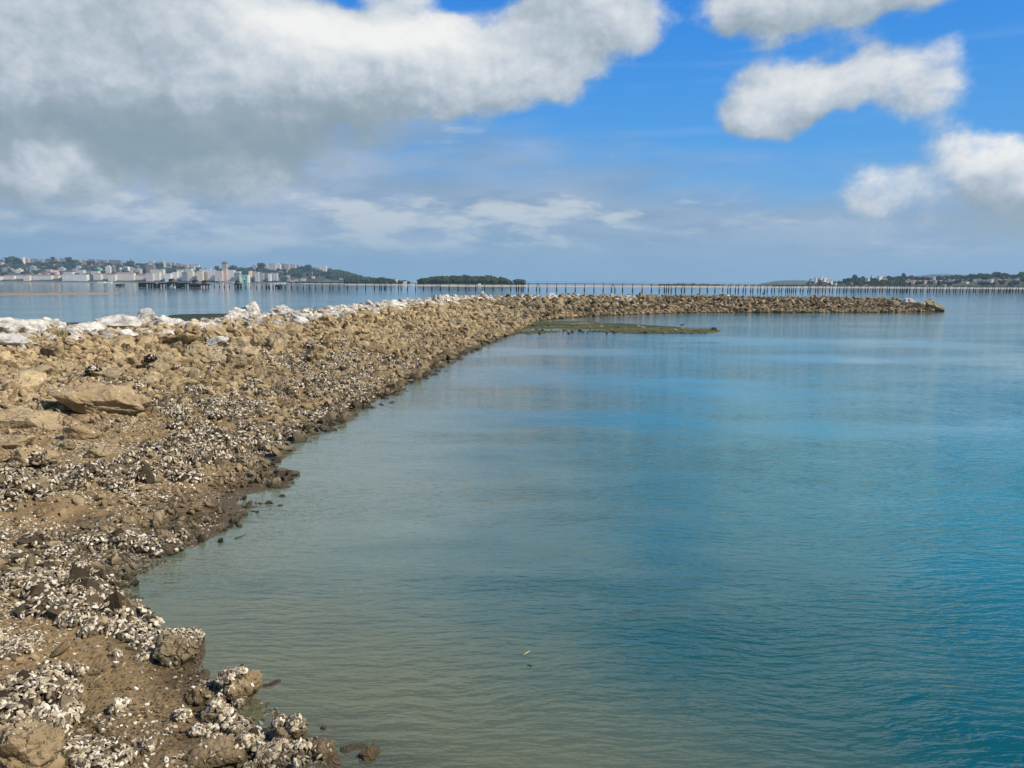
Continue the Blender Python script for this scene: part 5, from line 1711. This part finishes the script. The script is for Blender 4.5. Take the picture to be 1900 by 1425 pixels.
def cyl_vf(p, q, r0, r1, n=7):
    a = (q - p).normalized()
    u = a.orthogonal().normalized()
    v = a.cross(u)
    V = [tuple(p + (u * math.cos(i / n * 6.283) + v * math.sin(i / n * 6.283)) * r0) for i in range(n)] + [tuple(q + (u * math.cos(i / n * 6.283) + v * math.sin(i / n * 6.283)) * r1) for i in range(n)]
    F = [(i, (i + 1) % n, n + (i + 1) % n, n + i) for i in range(n)] + [tuple(range(n - 1, -1, -1)), tuple(range(n, 2 * n))]
    return V, F


pier = bpy.data.objects.new('pier', None)
link(pier)
pier.location = pier_pt(950)
PO = pier.location.copy()


def ppart(name, vf, mat, parent=pier):
    v, f = vf
    return mesh_from(name, [tuple(Vector(a) - PO) for a in v], f, mat, parent)


ZD = 3.95
px = 400.0
posts = []
prev = None
kidx = 0
step_m = 5.0
# walk along the pier line in even spans
path = [pier_pt(x) for x in np.linspace(398, 1930, 1500)]
acc = 0.0
nodes = [path[0]]
pxn = [398]
for a, b, x in zip(path, path[1:], np.linspace(398, 1930, 1500)[1:]):
    acc += (b - a).length
    if acc >= step_m * (1.13 if x < 700 else 1.0):
        acc = 0
        nodes.append(b)
        pxn.append(x)
for i, (nd, x) in enumerate(zip(nodes, pxn)):
    d_ = (nodes[min(i + 1, len(nodes) - 1)] - nodes[max(i - 1, 0)]).normalized()
    per = Vector((-d_.y, d_.x, 0))
    has_deck = x > 535
    rj = random.Random(i)
    aframe = i % 8 == 4
    cluster = i % 16 == 10
    topz = ZD - 0.15 if has_deck else rj.uniform(2.6, 3.9)
    offs = [(-.55, 1.1), (.55, 1.1)] if x < 1350 else [(-.9, 1.1), (.9, 1.1)]
    if aframe:
        offs = [(-1.1, 1.1), (1.1, 1.1)]
    elif x < 1350:
        offs = [(0, 0)]
    if cluster:
        offs = [(-1.9, .4), (-.7, 0), (.9, .4), (2.1, 0)]
    for (o_, pz) in offs:
        if x < 760 and rj.random() < .07:
            continue
        base = nd + d_ * (o_ + rj.uniform(-.16, .16)) + per * (pz + rj.uniform(-.2, .2))
        tp = nd + d_ * (o_ * (0.25 if aframe else 1)) + per * pz * .6
        pl_ = ppart('pile', cyl_vf(Vector((base.x, base.y, 0.9)), Vector((tp.x, tp.y, topz)), 0.16, 0.13), m_steel)
        m1 = base.lerp(tp, 0.28)
        ppart('pile_foot', cyl_vf(Vector((base.x, base.y, -2.4)), Vector((m1.x, m1.y, 1.7 + rj.uniform(-.2, .3))), 0.44 + rj.uniform(-.05, .08), 0.26), m_pile, pl_)
    if has_deck:
        a_, b_ = nd - per * 1.3, nd + per * 1.3
        ppart('cross_beam', join_vf([cyl_vf(Vector((a_.x, a_.y, ZD - .35)), Vector((b_.x, b_.y, ZD - .35)), .16, .16, 4)]), m_deck)
        if i + 1 < len(nodes):
            n2 = nodes[i + 1]
            V, F = [], []
            parts_ = []
            for (s_, z0, z1, hw) in ((-1.1, ZD - .2, ZD, .18), (1.1, ZD - .2, ZD, .18), (0, ZD, ZD + .1, .5)):
                c1, c2 = nd + per * s_, n2 + per * s_
                parts_.append(([(c1 - per * hw)[:2] + (z0,), (c1 + per * hw)[:2] + (z0,), (c2 + per * hw)[:2] + (z0,), (c2 - per * hw)[:2] + (z0,), (c1 - per * hw)[:2] + (z1,), (c1 + per * hw)[:2] + (z1,), (c2 + per * hw)[:2] + (z1,), (c2 - per * hw)[:2] + (z1,)],
                               [(0, 3, 2, 1), (4, 5, 6, 7), (0, 1, 5, 4), (1, 2, 6, 5), (2, 3, 7, 6), (3, 0, 4, 7)]))
            ppart('deck_span', join_vf([([tuple(a) for a in v], f) for v, f in parts_]), m_deck)
            if x > 800:
                c1, c2 = nd - per * 1.25, n2 - per * 1.25
                ppart('rail', join_vf([cyl_vf(Vector((c1.x, c1.y, ZD)), Vector((c1.x, c1.y, ZD + .95)), .05, .05, 4), cyl_vf(Vector((c1.x, c1.y, ZD + .95)), Vector((c2.x, c2.y, ZD + .95)), .05, .05, 4)]), m_steel)
tag(pier, 'long low timber pier on dark footed piles crossing the bay', 'pier')

# ruined loading platforms before the city
def ruin(pxa, pxb, ytop, D, label, gaps=5, hut=None, solid=0.6):
    a, b = at_depth(pxa, 533, D), at_depth(pxb, 533, D)
    zt = at_depth((pxa + pxb) / 2, ytop, D).z
    w = b.x - a.x
    root = bpy.data.objects.new('ruined_platform', None)
    link(root)
    root.location = ((a.x + b.x) / 2, D, 0)
    mesh_from('deck', *box_vf(-w / 2, w / 2, -3, 3, zt - 1.1, zt), m_pile, root)
    rr3 = random.Random(int(pxa))
    n = max(3, int(w / 1.6))
    for i in range(n):
        x = -w / 2 + w * (i + .5) / n + rr3.uniform(-.2, .2)
        if rr3.random() < .25 and 0 < i < n - 1:
            continue
        for yy in (-2.4, 2.4):
            mesh_from('pile', *cyl_vf(Vector((x, yy, -2.5)), Vector((x, yy, zt - 1.0)), .42, .34), m_pile, root)
    if solid > rr3.random():
        mesh_from('fender_wall', *box_vf(-w / 2, w * .1, -3.3, -3.05, 0.2, zt - .4), m_pile, root)
    if hut:
        for (x0, x1, h_) in hut:
            mesh_from('shed', *join_vf([box_vf(x0, x1, -2, 2, zt, zt + h_)]), m_conc, root)
            mesh_from('roof', *hip_roof(x1 - x0, 4.2, 0, .8, .3), m_pile, root).location = ((x0 + x1) / 2, 0, zt + h_)
    tag(root, label, 'platform', 'ruined timber platforms in the bay')


ruin(261, 286, 524.2, 520, 'leftmost dark timber platform ruin with gaps between its piles')
ruin(288, 294, 526.5, 516, 'short dark stump of platform right of the leftmost ruin', solid=1)
ruin(298, 305, 524.5, 520, 'narrow dark platform in the middle of the ruins', solid=1)
ruin(313, 327, 523.5, 520, 'dark platform with leaning timbers in the middle of the ruins', hut=[(-1.5, 1.0, 1.6)])
ruin(328, 334, 524.5, 522, 'thin open platform between two bigger ruins')
ruin(337.5, 351, 524.5, 520, 'squarish solid dark platform, second from the right end', solid=1)
ruin(356, 387, 526.6, 516, 'rightmost dark platform carrying two small huts', hut=[(-4.6, -1.6, 2.0), (1.8, 4.8, 1.7)], solid=1)
ruin(218, 229, 527.0, 640, 'small lone platform far left of the ruins')
ruin(437, 446.5, 526.0, 520, 'small dark platform standing on the line of lone piles', hut=[(-1.2, .6, 1.2)])
ruin(513, 521, 528.5, 500, 'dark broken stub of platform where the pier deck begins')
# leaning beams on the ruins
for (pxa, ya, pxb, yb, lb) in ((314, 524, 322, 515.5, 'leaning grey derrick beam on the middle ruin'), (326, 524, 322, 515, 'second leaning beam meeting the first on the middle ruin'), (407, 525, 405, 515, 'thin upright pole by the lone piles')):
    a, b = at_depth(pxa, ya, 519), at_depth(pxb, yb, 519)
    o = mesh_from('timber_beam', *cyl_vf(a, b, .16, .1), m_steel)
    tag(o, lb, 'beam')

# ------------------------------------------------------------------ boats, birds, buoy
m_gel = simple('white_boat_paint', (0.80, 0.80, 0.78), 0.35, 0.04, 1.0, 0.5)
m_glass = simple('dark_boat_window', (0.02, 0.03, 0.04), 0.1, 0.1, 1.0, 0.6)
m_black = simple('black_feathers', (0.012, 0.012, 0.012), 0.6, 0.2, 30)
m_wfea = simple('white_feathers', (0.75, 0.75, 0.72), 0.7, 0.06, 30)
m_beak = simple('yellow_beak', (0.55, 0.36, 0.05), 0.5)


def boat(px, D, L, label, cabin=True, mast=False, rot=0.0, hullh=1.0):
    q = at_depth(px, hz_y(px), D)
    root = bpy.data.objects.new('motorboat', None)
    link(root)
    root.location = (q.x, D, 0)
    root.rotation_euler.z = rot
    V, n, m = [], 9, 7
    for i in range(n):
        t = i / (n - 1)
        x = (t - .5) * L
        hw = L * .15 * (1 - max(0, (t - .45) / .55) ** 2.2)
        sh = hullh * (0.55 + 0.35 * t ** 2)
        for j in range(m):
            s = j / (m - 1) * 2 - 1
            z = -0.25 * hullh + (sh + .25 * hullh) * abs(s) ** 1.6
            V.append((x, s * hw * (0.5 + .5 * abs(s)) if abs(s) > 0 else 0, z))
    F = [(i * m + j, (i + 1) * m + j, (i + 1) * m + j + 1, i * m + j + 1) for i in range(n - 1) for j in range(m - 1)]
    F += [tuple(j for j in range(m))]
    F += [(i * m, i * m + m - 1, (i + 1) * m + m - 1, (i + 1) * m) for i in range(n - 1)]
    mesh_from('hull', V, F, m_gel, root)
    if cabin:
        h0 = hullh * .62
        v = [(-L * .10, -L * .09, h0), (L * .22, -L * .08, h0), (L * .22, L * .08, h0), (-L * .10, L * .09, h0), (-L * .08, -L * .07, h0 + L * .16), (L * .08, -L * .065, h0 + L * .16), (L * .08, L * .065, h0 + L * .16), (-L * .08, L * .07, h0 + L * .16)]
        f = [(0, 3, 2, 1), (4, 5, 6, 7), (0, 1, 5, 4), (1, 2, 6, 5), (2, 3, 7, 6), (3, 0, 4, 7)]
        mesh_from('cabin', v, f, m_gel, root)
        v2 = [(x * 1.0, y * 1.04, h0 + L * .06 + (z - h0) * .55) for x, y, z in v]
        mesh_from('window', v2, f, m_glass, root)
        mesh_from('roof', *box_vf(-L * .11, L * .10, -L * .085, L * .085, h0 + L * .16 + .005, h0 + L * .185), m_gel, root)
    if mast:
        mesh_from('mast', *cyl_vf(Vector((0, 0, hullh * .4)), Vector((0, 0, L * 1.1)), .05, .03, 5), m_steel, root)
    tag(root, label, 'boat')


boat(1339, 205, 4.6, 'white cabin motorboat moored just beyond the breakwater', rot=0.15, hullh=1.15)
boat(1245, 190, 1.9, 'small white boat beyond the breakwater crest left of the cabin motorboat', cabin=True, hullh=.8)
boat(317, 505, 6.0, 'low white boat in front of the dark platform ruins', cabin=True)
boat(196, 800, 5.5, 'tiny white boat on the water before the cream blocks', cabin=False)
boat(812, 1040, 8, 'white boat under the low wooded hill', cabin=True)
boat(893, 300, 2.2, 'small white dinghy beyond the crest in the middle of the pier', cabin=False)
boat(409, 2480, 22, 'white ferry with a slanting bow at the city quay', cabin=True, hullh=4)
boat(430, 2490, 18, 'dark windowed white boat beside the ferry at the quay', cabin=True, hullh=3)
boat(1362, 180, 2.0, 'white tender right of the cabin motorboat', cabin=False, hullh=.8)


def ell_rings(stations, n=10, close=True):
    """loft of elliptical rings (x, z, ry, rz) into one body"""
    V, F = [], []
    for (x, z, ry, rz) in stations:
        for i in range(n):
            a = i / n * 6.283
            V.append((x, ry * math.cos(a), z + rz * math.sin(a)))
    for k_ in range(len(stations) - 1):
        for i in range(n):
            F.append((k_ * n + i, k_ * n + (i + 1) % n, (k_ + 1) * n + (i + 1) % n, (k_ + 1) * n + i))
    F += [tuple(range(n - 1, -1, -1)), tuple(range((len(stations) - 1) * n, len(stations) * n))]
    return V, F


def bird(loc, s, label, body_mat, wing_mat, upright=False, rot=0.0, name='seabird', cat='bird'):
    root = bpy.data.objects.new(name, None)
    link(root)
    root.location = loc
    root.rotation_euler.z = rot
    root.scale = (s, s, s)
    if upright:      # cormorant standing
        st_ = [(-.10, .16, .005, .01), (-.07, .24, .05, .05), (-.03, .36, .075, .08), (.0, .48, .07, .07), (.03, .58, .045, .05), (.02, .68, .028, .03), (.02, .78, .026, .03), (.06, .84, .032, .032), (.11, .85, .02, .018), (.13, .85, .008, .008)]
    else:
        st_ = [(-.34, .20, .005, .006), (-.24, .22, .035, .03), (-.12, .23, .075, .07), (.0, .24, .085, .08), (.10, .27, .07, .07), (.15, .33, .042, .045), (.17, .39, .038, .04), (.21, .42, .04, .038), (.25, .42, .02, .018), (.26, .42, .008, .008)]
    v, f = ell_rings(st_)
    mesh_from('body', v, f, body_mat, root, True)
    bx, bz = st_[-1][0], st_[-1][1]
    mesh_from('beak', *cyl_vf(Vector((bx - .02, 0, bz)), Vector((bx + .08, 0, bz - .015)), .014, .004, 6), m_beak, root)
    for sy in (-1, 1):
        if upright:
            w_ = [(-.02, .52, .012, .05), (-.06, .40, .016, .08), (-.09, .28, .012, .06), (-.12, .18, .004, .01)]
        else:
            w_ = [(.08, .27, .010, .04), (-.04, .26, .016, .06), (-.20, .24, .012, .035), (-.36, .23, .003, .008)]
        v, f = ell_rings(w_, 8)
        v = [(x, y + sy * .078, z) for x, y, z in v]
        mesh_from('wing', v, f, wing_mat, root, True)
        mesh_from('leg', *cyl_vf(Vector((0, sy * .035, .30 if upright else .17)), Vector((.01, sy * .035, 0)), .012, .010, 5), m_beak, root)
        mesh_from('foot', *box_vf(-.01, .08, sy * .035 - .025, sy * .035 + .025, 0, .012), m_beak, root)
    tag(root, label, cat)


def on_top(px, py, dflt=None):
    q = hit(px, py)
    return q


def crest_spot(px, D):
    q = at_depth(px, 560, D)
    t_ = top(q.x, q.y)
    z = t_[0].z if t_ else 0.1
    return Vector((q.x, q.y, z))


m_gback = simple('grey_feathers', (0.30, 0.31, 0.33), 0.7, 0.06, 30)
q = on_z(583, 575, 0.05)
bird((q.x, q.y, 0.06), 1.1, 'black and white gull standing at the edge of the dark green bank', m_wfea, m_black, rot=2.6, name='gull')
q = crest_spot(1191, 101)
bird((q.x, q.y, q.z + .1), 1.0, 'black cormorant standing upright on the crest left of the small white boat', m_black, m_black, True, rot=.3, name='cormorant')
q = crest_spot(1716, 114)
bird((q.x, q.y, q.z + .35), 1.15, 'black cormorant on the rocks at the far end of the breakwater', m_black, m_black, True, rot=.2, name='cormorant')
q = on_z(1187, 611, 0.08)
bird((q.x, q.y, .09), .8, 'white gull resting on the green mudflat', m_wfea, m_gback, rot=3.0, name='gull')
q = on_z(1266, 607, 0.07)
bird((q.x, q.y, .08), .75, 'dark wading bird on the thin end of the mudflat', m_black, m_black, rot=.3, name='wading_bird')
q = on_z(1324, 613, 0.0)
st2_ = mesh_from('stone', *[list(map(tuple, x)) if i == 0 else x for i, x in enumerate(rock_verts(5, 2))], m_sunk)
st2_.name = 'lone_stone'
st2_.location = (q.x, q.y, .08)
st2_.scale = (.28, .2, .16)
tag(st2_, 'lone dark stone off the tip of the mudflat', 'stone')
q = crest_spot(876, 88)
bird((q.x, q.y, q.z + .1), 1.0, 'white gull on the crest where the breakwater bends', m_wfea, m_gback, rot=2.8, name='gull')

# mooring buoy with a thin pole
q = at_depth(1417, 541, 330)
root = bpy.data.objects.new('buoy', None)
link(root)
root.location = (q.x, 330, 0)
mesh_from('float', *ell_rings([(-.5, .1, .02, .02), (-.4, .12, .35, .22), (0, .15, .5, .3), (.4, .12, .35, .22), (.5, .1, .02, .02)]), m_pile, root, True)
mesh_from('pole', *cyl_vf(Vector((0, 0, .2)), Vector((0, 0, 1.7)), .07, .05, 6), m_pile, root)
tag(root, 'dark buoy with a thin pole before the pier', 'buoy')

# small things afloat near the camera
q = on_z(410, 1006, 0.0)
fl = mesh_from('driftwood', [tuple(v) for v in rock_verts(77, 3, rough=.4)[0]], ICO[3][1], m_pile)
fl.location = (q.x, q.y, .02)
fl.scale = (.035, .03, .05)
tag(fl, 'small dark floating lump off the muddy point', 'driftwood')
a, b = on_z(436, 999, 0.01), on_z(456, 992, 0.01)
o = mesh_from('stick', *cyl_vf(a, b, .008, .004, 5), m_pile)
tag(o, 'thin dark stick afloat right of the small dark lump', 'stick')
m_leaf = simple('dry_leaf', (0.50, 0.38, 0.20), 0.7)
a, b = on_z(970, 1216, 0.006), on_z(985, 1206, 0.006)
mid = (a + b) / 2
d_ = (b - a).normalized()
pp = Vector((-d_.y, d_.x, 0)) * .009
o = mesh_from('leaf', [tuple(a), tuple(mid + pp), tuple(b), tuple(mid - pp), tuple(mid + Vector((0, 0, .006)))], [(0, 4, 1), (1, 4, 2), (2, 4, 3), (3, 4, 0)], m_leaf)
tag(o, 'narrow yellow dry leaf floating in the middle of the near water', 'leaf')
a, b = on_z(1018, 1392, 0.006), on_z(1030, 1390, 0.006)
a, b = on_z(976, 1233, 0.006), on_z(990, 1235, 0.006)
mid = (a + b) / 2
o = mesh_from('leaf', [tuple(a), tuple(mid + Vector((0, .012, 0))), tuple(b), tuple(mid - Vector((0, .012, 0))), tuple(mid + Vector((0, 0, .006)))], [(0, 4, 1), (1, 4, 2), (2, 4, 3), (3, 4, 0)], m_pile)
tag(o, 'dark curled leaf afloat just below the yellow one', 'leaf')

# tufts of grass by the yellow stained block
m_grass = simple('dry_green_grass', (0.10, 0.12, 0.035), 0.8)
for gi_, (px, py, lb) in enumerate(((72, 626, 'dry green grass tuft left of the yellow stained block'), (118, 626, 'larger dry green grass tuft right of the yellow stained block'))):
    q = hit(px, py)
    V, F = [], []
    rg = random.Random(gi_)
    for _ in range(140):
        a = rg.uniform(0, 6.28)
        r_ = rg.random() * .38
        bx_, by_ = r_ * math.cos(a), r_ * math.sin(a)
        h_ = rg.uniform(.15, .34)
        lx, ly = rg.uniform(-.14, .14), rg.uniform(-.14, .14)
        i = len(V)
        V += [(bx_ - .012, by_, 0), (bx_ + .012, by_, 0), (bx_ + lx, by_ + ly, h_)]
        F += [(i, i + 1, i + 2)]
    o = mesh_from('grass_tuft', V, F, m_grass)
    o.location = q
    tag(o, lb, 'grass tuft')

# ------------------------------------------------------------------ sea air
hm = bpy.data.materials.new('sea_air')
hm.use_nodes = True
hm.node_tree.nodes.clear()
k = NT(hm.node_tree)
pv = k.node('ShaderNodeVolumePrincipled', {'Color': (0.50, 0.76, 1.0, 1), 'Density': 0.00010, 'Anisotropy': 0.1})
k.node('ShaderNodeOutputMaterial', {'Volume': pv.outputs[0]})
v, f = box_vf(-6800, 6800, -3400, 6800, -8, 190)
hz = mesh_from('haze', v, f, hm)
hz['kind'] = 'stuff'
hz['label'] = 'thin pale sea haze over the whole bay'
print('script time', time.time() - T0)
